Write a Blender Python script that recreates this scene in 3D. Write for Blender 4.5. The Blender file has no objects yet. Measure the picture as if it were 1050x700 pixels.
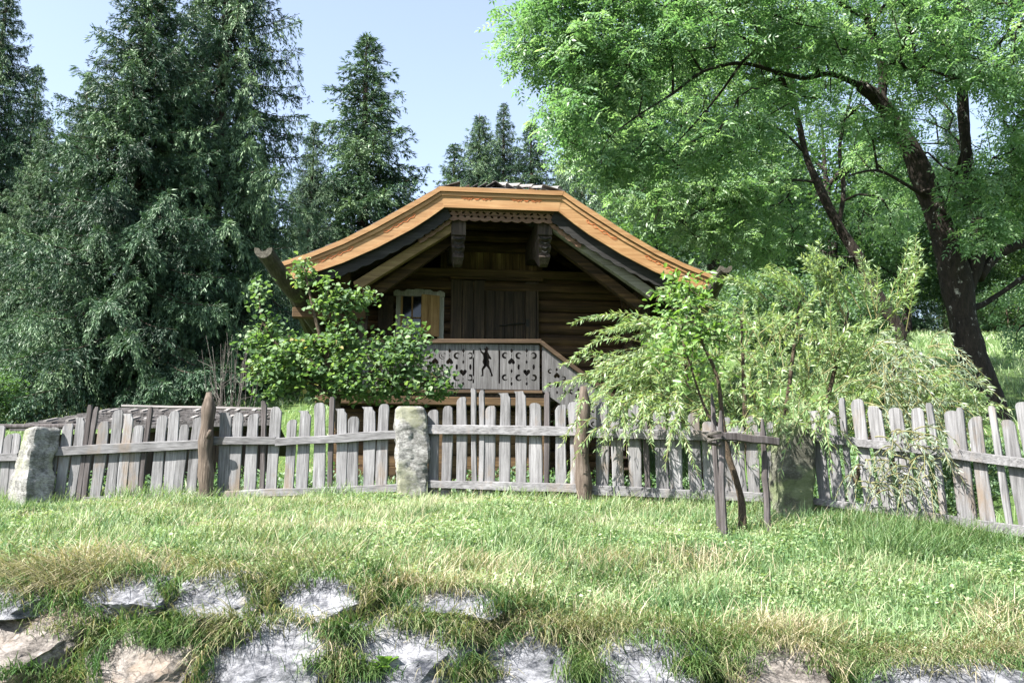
import bpy, bmesh, math, random
import numpy as np
from mathutils import Vector, Matrix, noise

random.seed(7); rng = np.random.default_rng(7)
sc = bpy.context.scene
COL = sc.collection
EYE = 1.6; FPX = 1021.0; PITCH = math.radians(12.0)
cP, sP = math.cos(PITCH), math.sin(PITCH)

# ---------------------------------------------------------------- camera, light, sky
cd = bpy.data.cameras.new('camera'); cam = bpy.data.objects.new('camera', cd); COL.objects.link(cam)
cam.location = (0, 0, EYE); cam.rotation_euler = (math.radians(90) + PITCH, 0, 0)
cd.sensor_width = 36; cd.lens = FPX * 36 / 1050; cd.clip_end = 3000; cd.clip_start = 0.1
sc.camera = cam
SUN_EL, SUN_AZ = 49.0, 56.0          # azimuth: degrees to the left of straight behind the camera
el, az = math.radians(SUN_EL), math.radians(SUN_AZ)
sdir = Vector((-math.sin(az) * math.cos(el), -math.cos(az) * math.cos(el), math.sin(el)))
sd = bpy.data.lights.new('sun', 'SUN'); sun = bpy.data.objects.new('sun', sd); COL.objects.link(sun)
sd.energy = 5.0; sd.angle = math.radians(0.53); sd.color = (1.0, 0.955, 0.88)
sun.rotation_euler = sdir.to_track_quat('Z', 'Y').to_euler(); sun.location = (-20, -20, 30)
w = bpy.data.worlds.new('World'); sc.world = w; w.use_nodes = True
nt = w.node_tree; bg = nt.nodes['Background']
sky = nt.nodes.new('ShaderNodeTexSky'); sky.sky_type = 'NISHITA'; sky.sun_disc = False
sky.sun_elevation = el; sky.sun_rotation = math.atan2(sdir.x, sdir.y)
sky.air_density = 1.0; sky.dust_density = 2.0; sky.ozone_density = 1.0; sky.altitude = 900
hs = nt.nodes.new('ShaderNodeHueSaturation'); hs.inputs['Saturation'].default_value = .74; hs.inputs['Value'].default_value = 1.25; nt.links.new(sky.outputs[0], hs.inputs['Color']); nt.links.new(hs.outputs[0], bg.inputs[0]); bg.inputs[1].default_value = 0.07
sc.view_settings.view_transform = 'Standard'; sc.view_settings.look = 'None'
sc.view_settings.exposure = 2.2; sc.view_settings.gamma = 1.0
sc.cycles.max_bounces = 8; sc.cycles.diffuse_bounces = 4; sc.cycles.transmission_bounces = 4
sc.cycles.use_denoising = True

# ---------------------------------------------------------------- pixel <-> world
def ray(px, py):
    u, v = px - 525.0, 350.0 - py
    return Vector((u, FPX * cP - v * sP, FPX * sP + v * cP))
def at(px, py, Y):
    r = ray(px, py); return Vector((0, 0, EYE)) + r * (Y / r.y)
def sstep(a, b, x):
    t = np.clip((x - a) / (b - a), 0, 1); return t * t * (3 - 2 * t)

# ---------------------------------------------------------------- terrain height (world z), vectorised
FL = [(-230, 521, 11.0), (-60, 520, 10.7), (28, 518, 10.4), (216, 514, 10.2), (418, 512, 10.0), (600, 515, 9.5), (820, 520, 8.9), (1050, 556, 7.7), (1150, 574, 7.2)]
FW = [at(*f) for f in FL]
FX = np.array([p.x for p in FW]); FY = np.array([p.y for p in FW]); FZ = np.array([p.z for p in FW])
LX = np.array([-9, -3, -0.6, .1, .5, 1.2, 3, 9]); LZ = EYE + np.array([-.06, -.08, -.14, -.24, -.36, -.41, -.45, -.55])
_P = rng.random((64, 64))
def vnoise(x, y):
    x = np.asarray(x, float); y = np.asarray(y, float)
    xi = np.floor(x).astype(int); yi = np.floor(y).astype(int); fx = x - xi; fy = y - yi
    fx = fx * fx * (3 - 2 * fx); fy = fy * fy * (3 - 2 * fy)
    g = lambda a, b: _P[a % 64, b % 64]
    return (g(xi, yi) * (1 - fx) + g(xi + 1, yi) * fx) * (1 - fy) + (g(xi, yi + 1) * (1 - fx) + g(xi + 1, yi + 1) * fx) * fy
def G(x, y):
    x = np.asarray(x, float); y = np.asarray(y, float)
    x, y = np.broadcast_arrays(x, y)
    yf = np.interp(x, FX, FY); zf = np.interp(x, FX, FZ); zl = np.interp(x, LX, LZ); yl = 5.15 + 0.12 * (vnoise(x * .9, x * 0) - .5)
    t = np.clip((y - yl) / (yf - yl), 0, 1)
    bank = zl + (zf - zl) * (1.12 * t - .12 * t * t)
    face = np.interp(y, [3.0, 4.25, 4.6], [0, 0.02, 0.75])
    tf = np.clip((y - 4.6) / (yl - 4.6), 0, 1)
    face = np.where(y > 4.6, .75 + (zl - .75) * (tf ** .75), face)
    left = zf + np.interp(y, [10, 17, 30, 45, 140, 400, 1200], [0, .55, 4.7, 8.9, 28, 62, 100])
    s = y - yf
    right = zf + np.interp(s, [0, 7, 23, 37, 132, 392, 1200], [0, 2.0, 6.6, 9.6, 28.5, 62, 100])
    wgt = sstep(2.6, 5.4, x)
    back = left * (1 - wgt) + right * wgt
    z = np.where(y < yl, face, np.where(y < yf, bank, back))
    bump = (vnoise(x * 1.3 + 9, y * 1.3) - .5) * .11 + (vnoise(x * 4.1, y * 4.1 + 5) - .5) * .05
    z = z + bump * sstep(4.2, 4.8, y)
    z = z + (vnoise(x * .06 + 3, y * .06) - .5) * 3.0 * sstep(30, 70, y)
    return z
def gz(x, y): return float(G(x, y))
def hit(px, py, y0=3.5):
    y = y0
    while y < 300:
        p = at(px, py, y)
        if p.z < gz(p.x, p.y): return p
        y += .03 if y < 15 else .2
    return at(px, py, 60)

# ---------------------------------------------------------------- helpers
def tag(o, label=None, cat=None, group=None, kind=None):
    if label: o['label'] = label
    if cat: o['category'] = cat
    if group: o['group'] = group
    if kind: o['kind'] = kind
    return o
def empty(name, loc, label, cat, group=None, rz=0):
    o = bpy.data.objects.new(name, None); COL.objects.link(o); o.location = loc; o.rotation_euler = (0, 0, rz)
    o.empty_display_size = .2
    return tag(o, label, cat, group)
def mesh_np(name, V, faces, mat, parent=None, smooth=False, attr=None, loc=None, uv=None):
    """V (n,3); faces: list of int arrays (m,k). attr: per-vertex float 'v'."""
    V = np.asarray(V, np.float32)
    if loc is not None: V = V - np.asarray(loc, np.float32)
    me = bpy.data.meshes.new(name)
    me.vertices.add(len(V)); me.vertices.foreach_set('co', V.ravel())
    nl = sum(f.size for f in faces); npoly = sum(len(f) for f in faces)
    me.loops.add(nl); me.loops.foreach_set('vertex_index', np.concatenate([f.ravel() for f in faces]).astype(np.int32))
    me.polygons.add(npoly)
    st = []; c = 0
    for f in faces:
        k = f.shape[1]; st.append(c + np.arange(len(f)) * k); c += f.size
    me.polygons.foreach_set('loop_start', np.concatenate(st).astype(np.int32))
    if smooth: me.polygons.foreach_set('use_smooth', np.ones(npoly, bool))
    me.update(calc_edges=True)
    if attr is not None:
        a = me.attributes.new('v', 'FLOAT', 'POINT'); a.data.foreach_set('value', np.asarray(attr, np.float32))
    if mat: me.materials.append(mat)
    o = bpy.data.objects.new(name, me); COL.objects.link(o)
    if parent: o.parent = parent
    return o
class MB:
    def __init__(s): s.v = []; s.f = []
    def add(s, vs, fs):
        n = len(s.v); s.v += [tuple(a) for a in vs]; s.f += [tuple(i + n for i in f) for f in fs]
    def box(s, x0, x1, y0, y1, z0, z1):
        s.add([(x0,y0,z0),(x1,y0,z0),(x1,y1,z0),(x0,y1,z0),(x0,y0,z1),(x1,y0,z1),(x1,y1,z1),(x0,y1,z1)],
              [(3,2,1,0),(4,5,6,7),(0,1,5,4),(1,2,6,5),(2,3,7,6),(3,0,4,7)])
    def loft(s, rings, cap=True):
        k = len(rings[0]); vs = [p for r in rings for p in r]; fs = []
        for i in range(len(rings) - 1):
            for j in range(k): a, b = i*k+j, i*k+(j+1)%k; fs.append((a, b, b+k, a+k))
        if cap: fs.append(tuple(range(k))[::-1]); fs.append(tuple((len(rings)-1)*k + j for j in range(k)))
        s.add(vs, fs)
    def beam(s, a, b, wdt, hgt, up=(0,0,1), seg=1, jit=0):
        a, b = Vector(a), Vector(b); d = (b - a).normalized(); sd_ = d.cross(Vector(up)).normalized(); u = sd_.cross(d)
        rings = []
        for i in range(seg + 1):
            c = a.lerp(b, i/seg) + Vector((random.uniform(-jit,jit), random.uniform(-jit,jit), random.uniform(-jit,jit)))
            hw, hh = wdt/2*(1+random.uniform(-jit,jit)*4), hgt/2*(1+random.uniform(-jit,jit)*4)
            rings.append([c - sd_*hw - u*hh, c + sd_*hw - u*hh, c + sd_*hw + u*hh, c - sd_*hw + u*hh])
        s.loft(rings)
    def tube(s, pts, rad, n=8, jit=0.0):
        pts = [Vector(p) for p in pts]; rings = []
        up = Vector((.13, .97, .2)).normalized(); prev = None
        for i, p in enumerate(pts):
            d = (pts[min(i+1, len(pts)-1)] - pts[max(i-1, 0)]).normalized()
            x = (prev - d*prev.dot(d)).normalized() if prev is not None else d.cross(up).normalized()
            prev = x; y = d.cross(x); r = rad[i] if hasattr(rad, '__len__') else rad
            rings.append([p + (x*math.cos(6.2832*j/n) + y*math.sin(6.2832*j/n)) * r*(1+random.uniform(-jit,jit)) for j in range(n)])
        s.loft(rings)
    def prism(s, outline, y0, y1):            # outline in xz, extruded in y
        n = len(outline)
        s.add([(p[0], y0, p[1]) for p in outline] + [(p[0], y1, p[1]) for p in outline],
              [tuple(range(n))[::-1], tuple(range(n, 2*n))] + [(i, (i+1)%n, (i+1)%n+n, i+n) for i in range(n)])
    def build(s, name, mat, parent=None, bevel=0, smooth=False, loc=None):
        me = bpy.data.meshes.new(name)
        vs = s.v if loc is None else [(a[0]-loc[0], a[1]-loc[1], a[2]-loc[2]) for a in s.v]
        me.from_pydata(vs, [], s.f); me.materials.append(mat)
        bm = bmesh.new(); bm.from_mesh(me); bmesh.ops.recalc_face_normals(bm, faces=bm.faces)
        if bevel: bmesh.ops.bevel(bm, geom=list(bm.edges), offset=bevel, segments=1, affect='EDGES', clamp_overlap=True)
        bm.to_mesh(me); bm.free()
        if smooth: me.polygons.foreach_set('use_smooth', [True]*len(me.polygons))
        o = bpy.data.objects.new(name, me); COL.objects.link(o)
        if parent: o.parent = parent
        return o
def copy_tree(o, parent=None):
    c = o.copy(); COL.objects.link(c); c.parent = parent
    for ch in [x for x in o.children]: copy_tree(ch, c)
    return c

# ---------------------------------------------------------------- materials
def newmat(name):
    m = bpy.data.materials.new(name); m.use_nodes = True; n = m.node_tree
    return m, n, n.nodes['Principled BSDF'], n.nodes['Material Output']
ALB = .74
def ramp(n, stops, src):
    r = n.nodes.new('ShaderNodeValToRGB'); cr = r.color_ramp
    while len(cr.elements) < len(stops): cr.elements.new(.5)
    for e, (p, c) in zip(cr.elements, stops): e.position = p; e.color = (*(c if max(c) in (0, 1) else tuple(k*ALB for k in c)), 1)
    n.links.new(src, r.inputs[0]); return r
def coords(n, scale=(1,1,1), kind='Object', rndoff=False):
    tc = n.nodes.new('ShaderNodeTexCoord'); mp = n.nodes.new('ShaderNodeMapping')
    mp.inputs['Scale'].default_value = scale; n.links.new(tc.outputs[kind], mp.inputs['Vector'])
    if rndoff:
        oi = n.nodes.new('ShaderNodeObjectInfo'); mu = n.nodes.new('ShaderNodeMath'); mu.operation = 'MULTIPLY'; mu.inputs[1].default_value = 37.0
        n.links.new(oi.outputs['Random'], mu.inputs[0]); n.links.new(mu.outputs[0], mp.inputs['Location'])
    return mp.outputs[0]
def noise_t(n, vec, scale, detail=6, rough=.6, dist=0):
    t = n.nodes.new('ShaderNodeTexNoise'); t.inputs['Scale'].default_value = scale; t.inputs['Detail'].default_value = detail
    t.inputs['Roughness'].default_value = rough; t.inputs['Distortion'].default_value = dist
    n.links.new(vec, t.inputs['Vector']); return t.outputs['Fac']
def mixc(n, fac, a, b, mode='MIX'):
    m = n.nodes.new('ShaderNodeMix'); m.data_type = 'RGBA'; m.blend_type = mode
    for inp, val in ((m.inputs[0], fac), (m.inputs[6], a), (m.inputs[7], b)):
        if hasattr(val, 'links') or hasattr(val, 'is_linked'): n.links.new(val, inp)
        elif isinstance(val, (int, float)): inp.default_value = val
        else: inp.default_value = (*val, 1)
    return m.outputs[2]
def mathn(n, op, a, b=0.0):
    m = n.nodes.new('ShaderNodeMath'); m.operation = op
    for i, v in ((0, a), (1, b)):
        if hasattr(v, 'is_linked'): n.links.new(v, m.inputs[i])
        else: m.inputs[i].default_value = v
    return m.outputs[0]
def bump(n, h, bsdf, strength=.5, dist=.01):
    b = n.nodes.new('ShaderNodeBump'); b.inputs['Strength'].default_value = strength; b.inputs['Distance'].default_value = dist
    n.links.new(h, b.inputs['Height']); n.links.new(b.outputs[0], bsdf.inputs['Normal'])
def wood(name, c0, c1, c2, axis='z', fine=60, rough=.8, bs=.6, bd=.006, cracks=.5, stain=None, ospread=.25):
    """grain along axis; c0 dark, c1 mid, c2 light"""
    m, n, b, o = newmat(name)
    st = {'x': (.05,1,1), 'y': (1,.05,1), 'z': (1,1,.05)}[axis]
    v = coords(n, st, rndoff=True); vo = coords(n, rndoff=True)
    g = noise_t(n, v, fine, 5, .7, .3); big = noise_t(n, vo, 2.2, 4, .6)
    g2 = noise_t(n, v, fine*.25, 3, .6)
    f = mathn(n, 'ADD', mathn(n, 'MULTIPLY', g, .55), mathn(n, 'MULTIPLY', g2, .45))
    r = ramp(n, [(.33, c0), (.5, c1), (.68, c2)], f)
    c = mixc(n, ramp(n, [(.35,(0,0,0)),(.65,(1,1,1))], big).outputs[0], r.outputs[0], mixc(n, .45, r.outputs[0], c0), 'MIX')
    if stain: 
        s = noise_t(n, coords(n, (1,1,.4)), 3.5, 5, .65)
        c = mixc(n, ramp(n, [(.55,(0,0,0)),(.72,(1,1,1))], s).outputs[0], c, stain)
    oi = n.nodes.new('ShaderNodeObjectInfo'); hsv = n.nodes.new('ShaderNodeHueSaturation')
    n.links.new(c, hsv.inputs['Color'])
    n.links.new(mathn(n, 'ADD', mathn(n, 'MULTIPLY', oi.outputs['Random'], ospread*2), 1-ospread), hsv.inputs['Value'])
    n.links.new(hsv.outputs[0], b.inputs['Base Color'])
    b.inputs['Roughness'].default_value = rough; b.inputs['Specular IOR Level'].default_value = .3
    bump(n, f, b, bs, bd); return m
def leafmat(name, stops, transl=.35, rough=.5, tint=(1.0,1.15,.45), spec=.4, objvar=0):
    m, n, b, o = newmat(name)
    a = n.nodes.new('ShaderNodeAttribute'); a.attribute_name = 'v'
    fac = a.outputs['Fac']
    if objvar:
        oi = n.nodes.new('ShaderNodeObjectInfo'); fac = mathn(n, 'ADD', fac, mathn(n, 'MULTIPLY', mathn(n, 'SUBTRACT', oi.outputs['Random'], .5), objvar))
    r = ramp(n, stops, fac); n.links.new(r.outputs[0], b.inputs['Base Color'])
    b.inputs['Roughness'].default_value = rough; b.inputs['Specular IOR Level'].default_value = spec
    if transl > 0:
        t = n.nodes.new('ShaderNodeBsdfTranslucent'); n.links.new(mixc(n, 1.0, r.outputs[0], tint, 'MULTIPLY'), t.inputs['Color'])
        mx = n.nodes.new('ShaderNodeMixShader'); mx.inputs[0].default_value = transl
        n.links.new(b.outputs[0], mx.inputs[1]); n.links.new(t.outputs[0], mx.inputs[2]); n.links.new(mx.outputs[0], o.inputs['Surface'])
    return m
def barkmat(name, c0, c1, lichen, amt=.62, scale=9):
    m, n, b, o = newmat(name)
    v = coords(n, (1,1,.3)); f = noise_t(n, v, scale*2, 8, .75, .6)
    r = ramp(n, [(.35, c0), (.65, c1)], f)
    l = noise_t(n, coords(n, (1,1,.7)), scale, 8, .7)
    n.links.new(mixc(n, ramp(n, [(amt,(0,0,0)),(amt+.05,(1,1,1))], l).outputs[0], r.outputs[0], lichen), b.inputs['Base Color'])
    b.inputs['Roughness'].default_value = .9; b.inputs['Specular IOR Level'].default_value = .2
    bump(n, f, b, 1.0, .05); return m
def rockmat(name, base, dark, rust, rustamt, seedv, light=None):
    m, n, b, o = newmat(name)
    v = coords(n, (1,1,1), rndoff=True); vs = coords(n, (.8,1,1.8), rndoff=True)
    f = noise_t(n, v, 6, 12, .72, .2); f2 = noise_t(n, vs, 30, 14, .82, .1); big = noise_t(n, v, 3.0, 4, .6)
    r = ramp(n, [(.42, dark), (.485, tuple(k*.62 for k in base)), (.52, base), (.60, light or tuple(min(1, c*1.35) for c in base))], mathn(n,'ADD',mathn(n,'MULTIPLY',f,.5),mathn(n,'MULTIPLY',f2,.5)))
    c = mixc(n, ramp(n, [(1-rustamt-.05,(0,0,0)),(1-rustamt+.05,(1,1,1))], big).outputs[0], r.outputs[0], mixc(n, .7, r.outputs[0], rust))
    vo = n.nodes.new('ShaderNodeTexVoronoi'); vo.feature = 'DISTANCE_TO_EDGE'; vo.inputs['Scale'].default_value = 3.2
    wv = mixc(n, .25, vs, n.nodes.new('ShaderNodeTexNoise').outputs['Color']); n.links.new(wv, vo.inputs['Vector'])
    cr = ramp(n, [(0,(0,0,0)),(.016,(1,1,1))], vo.outputs['Distance'])
    c = mixc(n, mathn(n,'MULTIPLY', mathn(n,'SUBTRACT',1.0,cr.outputs[0]), .55), c, dark)
    n.links.new(c, b.inputs['Base Color']); b.inputs['Roughness'].default_value = .85; b.inputs['Specular IOR Level'].default_value = .3
    h = mathn(n,'ADD', mathn(n,'MULTIPLY', f2, 1.0), mathn(n,'MULTIPLY', cr.outputs[0], .12))
    bump(n, h, b, 1.0, .018); return m

M = {}
M['picket'] = wood('weathered_grey_wood', (.05,.049,.05), (.20,.197,.205), (.33,.327,.34), 'z', 80, .85, 1.0, .009, stain=(.13,.095,.065), ospread=.22)
M['rail'] = wood('weathered_rail_wood', (.05,.048,.05), (.17,.168,.175), (.29,.285,.30), 'x', 70, .85, .7, .006, stain=(.13,.105,.085), ospread=.12)
M['post'] = wood('brown_post_wood', (.025,.019,.015), (.085,.065,.05), (.19,.155,.13), 'z', 50, .9, 1.0, .012)
M['stickdark'] = wood('dark_stake_wood', (.025,.02,.02), (.08,.07,.07), (.17,.155,.16), 'z', 60, .9, 1.0, .008, ospread=.1)
M['logs'] = wood('dark_log_wood', (.013,.007,.004), (.058,.032,.015), (.16,.092,.040), 'x', 26, .85, .8, .012, ospread=.1)
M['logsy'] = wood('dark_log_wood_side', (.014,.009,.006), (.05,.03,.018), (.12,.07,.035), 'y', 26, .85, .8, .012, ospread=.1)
M['plank'] = wood('dark_plank_wood', (.012,.009,.007), (.042,.029,.021), (.11,.075,.048), 'z', 40, .85, .8, .008, ospread=.2)
M['gableplank'] = wood('mottled_gable_wood', (.022,.013,.007), (.12,.07,.03), (.34,.24,.11), 'z', 22, .85, .6, .008, ospread=.15)
M['orange'] = wood('golden_larch_wood', (.21,.105,.040), (.35,.20,.088), (.46,.29,.145), 'x', 34, .7, .6, .004, stain=(.24,.125,.055), ospread=.05)
M['tan'] = wood('yellowed_beam_wood', (.07,.045,.018), (.20,.135,.06), (.29,.21,.10), 'x', 40, .8, .6, .006, ospread=.1)
M['greybeam'] = wood('grey_beam_wood', (.10,.09,.08), (.25,.235,.21), (.36,.34,.31), 'x', 40, .8, .6, .006, ospread=.1)
M['carved'] = wood('grey_carved_wood', (.04,.038,.038), (.13,.125,.128), (.24,.235,.24), 'z', 55, .85, .7, .006, ospread=.12)
M['pinklace'] = wood('pinkish_weathered_wood', (.10,.055,.04), (.24,.14,.10), (.36,.24,.19), 'x', 50, .85, .7, .005)
M['railcap'] = wood('brown_handrail_wood', (.035,.02,.01), (.09,.055,.03), (.16,.105,.06), 'x', 50, .7, .5, .005)
M['darkboard'] = wood('tarred_board_wood', (.008,.008,.008), (.022,.021,.021), (.055,.052,.052), 'x', 40, .85, .7, .006)
M['shutter'] = wood('brown_shutter_wood', (.13,.07,.03), (.30,.18,.08), (.42,.28,.14), 'z', 45, .8, .5, .005)
M['conswood'] = wood('brown_carved_wood', (.012,.009,.007), (.05,.036,.03), (.13,.10,.085), 'z', 55, .85, .7, .006)
M['framewood'] = wood('pale_frame_wood', (.14,.13,.12), (.36,.35,.33), (.54,.53,.50), 'z', 50, .85, .6, .005)
M['basewood'] = wood('ochre_plank_wood', (.025,.014,.007), (.085,.05,.022), (.17,.105,.045), 'x', 30, .85, .7, .01, ospread=.1)
M['shingle'] = wood('weathered_shingle_wood', (.045,.041,.041), (.105,.098,.097), (.20,.19,.19), 'y', 40, .85, .8, .012)
M['ridge'] = wood('pale_ridge_wood', (.13,.12,.115), (.25,.235,.23), (.38,.36,.35), 'x', 40, .85, .7, .01)
M['gutter'] = wood('mossy_gutter_wood', (.018,.016,.012), (.06,.055,.042), (.13,.125,.10), 'y', 40, .9, .9, .012, stain=(.10,.13,.05))
M['ash_bark'] = barkmat('ash_bark', (.010,.008,.007), (.045,.035,.028), (.27,.26,.24), .60, 9)
M['spruce_bark'] = barkmat('spruce_bark', (.03,.022,.018), (.11,.085,.07), (.2,.2,.19), .66, 7)
M['twig'] = barkmat('twig_bark', (.06,.045,.03), (.16,.12,.085), (.3,.28,.25), .7, 30)
M['drytwig'] = barkmat('dry_twig_bark', (.10,.09,.08), (.22,.20,.18), (.4,.38,.35), .6, 30)
M['ashleaf'] = leafmat('ash_leaf', [(0,(.055,.13,.06)),(.5,(.175,.315,.155)),(1,(.36,.49,.29))], .5, .42, (1.1,1.25,.65), .5)
M['bgleaf'] = leafmat('far_leaf', [(0,(.035,.08,.045)),(.5,(.09,.17,.085)),(1,(.19,.30,.15))], .4, .5, objvar=.3)
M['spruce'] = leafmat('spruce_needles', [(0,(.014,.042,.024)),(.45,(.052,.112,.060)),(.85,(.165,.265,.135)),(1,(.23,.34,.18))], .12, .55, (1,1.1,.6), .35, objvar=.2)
M['willow'] = leafmat('willow_leaf', [(0,(.10,.19,.075)),(.5,(.26,.40,.17)),(1,(.42,.52,.30))], .45, .45, (1.15,1.15,.55), .5)
M['silver'] = leafmat('silver_willow_leaf', [(0,(.13,.19,.12)),(1,(.34,.40,.30))], .3, .45, (1,1.1,.6), .5)
M['willowstem'] = leafmat('willow_stem', [(0,(.12,.12,.04)),(1,(.24,.22,.09))], 0)
M['maple'] = leafmat('maple_leaf', [(0,(.05,.11,.05)),(.5,(.14,.24,.10)),(.97,(.29,.40,.20)),(1,(.42,.36,.15))], .45, .55, (1.1,1.2,.5), .3)
M['oak'] = leafmat('sapling_leaf', [(0,(.07,.16,.04)),(1,(.22,.36,.11))], .4, .4, (1.1,1.2,.5), .5)
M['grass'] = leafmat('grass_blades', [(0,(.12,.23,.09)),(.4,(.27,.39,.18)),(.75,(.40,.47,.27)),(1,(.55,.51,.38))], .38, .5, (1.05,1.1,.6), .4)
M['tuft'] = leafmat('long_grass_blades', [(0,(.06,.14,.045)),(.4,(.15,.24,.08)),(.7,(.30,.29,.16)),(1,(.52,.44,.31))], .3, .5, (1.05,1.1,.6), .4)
M['darkglass'] = newmat('dark_window_glass')[0]; _b = M['darkglass'].node_tree.nodes['Principled BSDF']; _b.inputs['Base Color'].default_value = (.01,.012,.012,1); _b.inputs['Roughness'].default_value = .08
M['iron'] = newmat('black_iron')[0]; _b = M['iron'].node_tree.nodes['Principled BSDF']; _b.inputs['Base Color'].default_value = (.02,.02,.02,1); _b.inputs['Metallic'].default_value = .8; _b.inputs['Roughness'].default_value = .55
M['carveline'] = newmat('reddish_carving')[0]; _b = M['carveline'].node_tree.nodes['Principled BSDF']; _b.inputs['Base Color'].default_value = (.38,.11,.03,1); _b.inputs['Roughness'].default_value = .8
M['rock'] = rockmat('pale_limestone', (.27,.275,.305), (.04,.045,.06), (.24,.21,.17), .36, 0, (.40,.40,.425))
M['rockrust'] = rockmat('rusty_limestone', (.27,.24,.22), (.045,.038,.034), (.23,.175,.13), .42, 0, (.40,.37,.345))
M['stonepost'] = rockmat('lichen_stone', (.32,.315,.305), (.09,.09,.08), (.15,.155,.09), .42, 0, (.44,.44,.43))
M['mossstone'] = rockmat('mossy_stone', (.15,.15,.12), (.06,.06,.045), (.11,.14,.06), .5, 0, (.25,.245,.21))
def groundmat():
    m, n, b, o = newmat('meadow_ground')
    v = coords(n); f = noise_t(n, v, 2.2, 8, .7); f2 = noise_t(n, v, 26, 6, .7); f3 = noise_t(n, v, .12, 3, .6)
    r = ramp(n, [(.3,(.045,.085,.025)),(.5,(.10,.17,.05)),(.7,(.17,.21,.08))], mathn(n,'ADD',mathn(n,'MULTIPLY',f,.5),mathn(n,'MULTIPLY',f2,.5)))
    c = mixc(n, ramp(n, [(.58,(0,0,0)),(.70,(1,1,1))], noise_t(n, v, 5, 6, .7)).outputs[0], r.outputs[0], (.16,.12,.07))
    n.links.new(c, b.inputs['Base Color']); b.inputs['Roughness'].default_value = .95; b.inputs['Specular IOR Level'].default_value = .1
    bump(n, f2, b, 1.0, .06); return m
M['ground'] = groundmat()
# ---------------------------------------------------------------- ground sheet
def axis(parts):
    a = []
    for x0, x1, st in parts: a += list(np.arange(x0, x1, st))
    return np.array(a + [parts[-1][1]])
gx = axis([(-600,-100,50),(-100,-30,7),(-30,-9,1.5),(-9,9,.09),(9,30,1.5),(30,100,7),(100,600,50)])
gy = axis([(-60,0,15),(0,4,.5),(4,11,.07),(11,20,.3),(20,60,1.2),(60,200,7),(200,1200,100)])
XX, YY = np.meshgrid(gx, gy); ZZ = G(XX, YY)
V = np.stack([XX.ravel(), YY.ravel(), ZZ.ravel()], 1); nx = len(gx)
idx = (np.arange(len(gy)-1)[:,None]*nx + np.arange(nx-1)[None,:]).ravel()
tag(mesh_np('ground', V, [np.stack([idx, idx+1, idx+1+nx, idx+nx], 1)], M['ground'], smooth=True), kind='structure')

# ---------------------------------------------------------------- blades of grass (stuff)
def blades(x, y, L, W, lean, az_, v, zoff=0.0, grav=.0, z=None, name='grass', mat='grass'):
    n = len(x); z = (G(x, y) if z is None else z) + zoff
    dx, dy = np.cos(az_), np.sin(az_); sx, sy = -dy, dx
    tw = rng.uniform(-1.2, 1.2, n); sx, sy = np.cos(tw+az_+1.57), np.sin(tw+az_+1.57)
    B = np.stack([x, y, z], 1); S = np.stack([sx, sy, 0*x], 1) * (W/2)[:,None]
    hor = np.stack([dx, dy, 0*x], 1)
    def pt(t):
        bend = lean * t**1.7; up = t * (1 - .28*lean*t) - grav * t**2.2
        return B + hor*(L*bend)[:,None] + np.array([0,0,1.])*(L*up)[:,None]
    p0, p1, p2, p3 = pt(0.), pt(.38), pt(.72), pt(1.)
    V = np.stack([p0-S, p0+S, p1-S*.95, p1+S*.95, p2-S*.65, p2+S*.65, p3], 1).reshape(-1, 3)
    b = np.arange(n)*7
    q = np.concatenate([np.stack([b,b+1,b+3,b+2],1), np.stack([b+2,b+3,b+5,b+4],1)])
    t = np.stack([b+4,b+5,b+6],1)
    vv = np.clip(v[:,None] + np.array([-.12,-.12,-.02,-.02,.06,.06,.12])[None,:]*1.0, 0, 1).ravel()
    return mesh_np(name, V, [q, t], M[mat], attr=vv)
def band(n, x0, x1, y0, y1):
    x = rng.uniform(x0, x1, n); y = rng.uniform(y0, y1, n)
    half = y*.56 + 1.7; k = np.abs(x) < half
    return x[k], y[k]
def patch(x, y): return vnoise(x*1.1+20, y*1.4)*.5 + vnoise(x*3.3, y*3.3+7)*.3 + vnoise(x*9, y*9)*.2
# bank in front of the fence
x, y = band(430000, -7, 7, 5.05, 11.3)
k = rng.random(len(x)) < np.clip(8.5/y**1.25*1.15, .2, 1); x, y = x[k], y[k]
k = y < np.interp(x, FX, FY) + .6; x, y = x[k], y[k]
pn = patch(x, y); L = (rng.gamma(4, .0095, len(x)) * (.35 + 1.9*vnoise(x*2.6, y*2.6)**2 + .5*(vnoise(x*7,y*7) > .68)) + .014)*np.clip(.65+.35*(y-5.1)/1.5,.65,1)
v = np.clip((pn-.5)*2.1 + .38 + rng.normal(0, .17, len(x)) + (rng.random(len(x)) < .12)*.35, 0, 1)
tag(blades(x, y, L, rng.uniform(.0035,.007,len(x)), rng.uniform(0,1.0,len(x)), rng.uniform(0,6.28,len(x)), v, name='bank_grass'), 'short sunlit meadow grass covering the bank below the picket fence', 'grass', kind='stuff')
# seed stalks / straw wisps on the bank
x, y = band(9000, -6, 6, 5.1, 9.5)
k = (vnoise(x*.8+3, y*1.3+2) > .5) & (y < np.interp(x, FX, FY)+.2); x, y = x[k], y[k]
tag(blades(x, y, rng.uniform(.08,.22,len(x)), rng.uniform(.002,.0035,len(x)), rng.uniform(.3,1.3,len(x)), rng.normal(.2,1.1,len(x)), rng.uniform(.7,1,len(x)), name='straw_grass', mat='tuft'), 'dry straw coloured grass stalks among the meadow grass of the bank', 'grass', kind='stuff')
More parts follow.
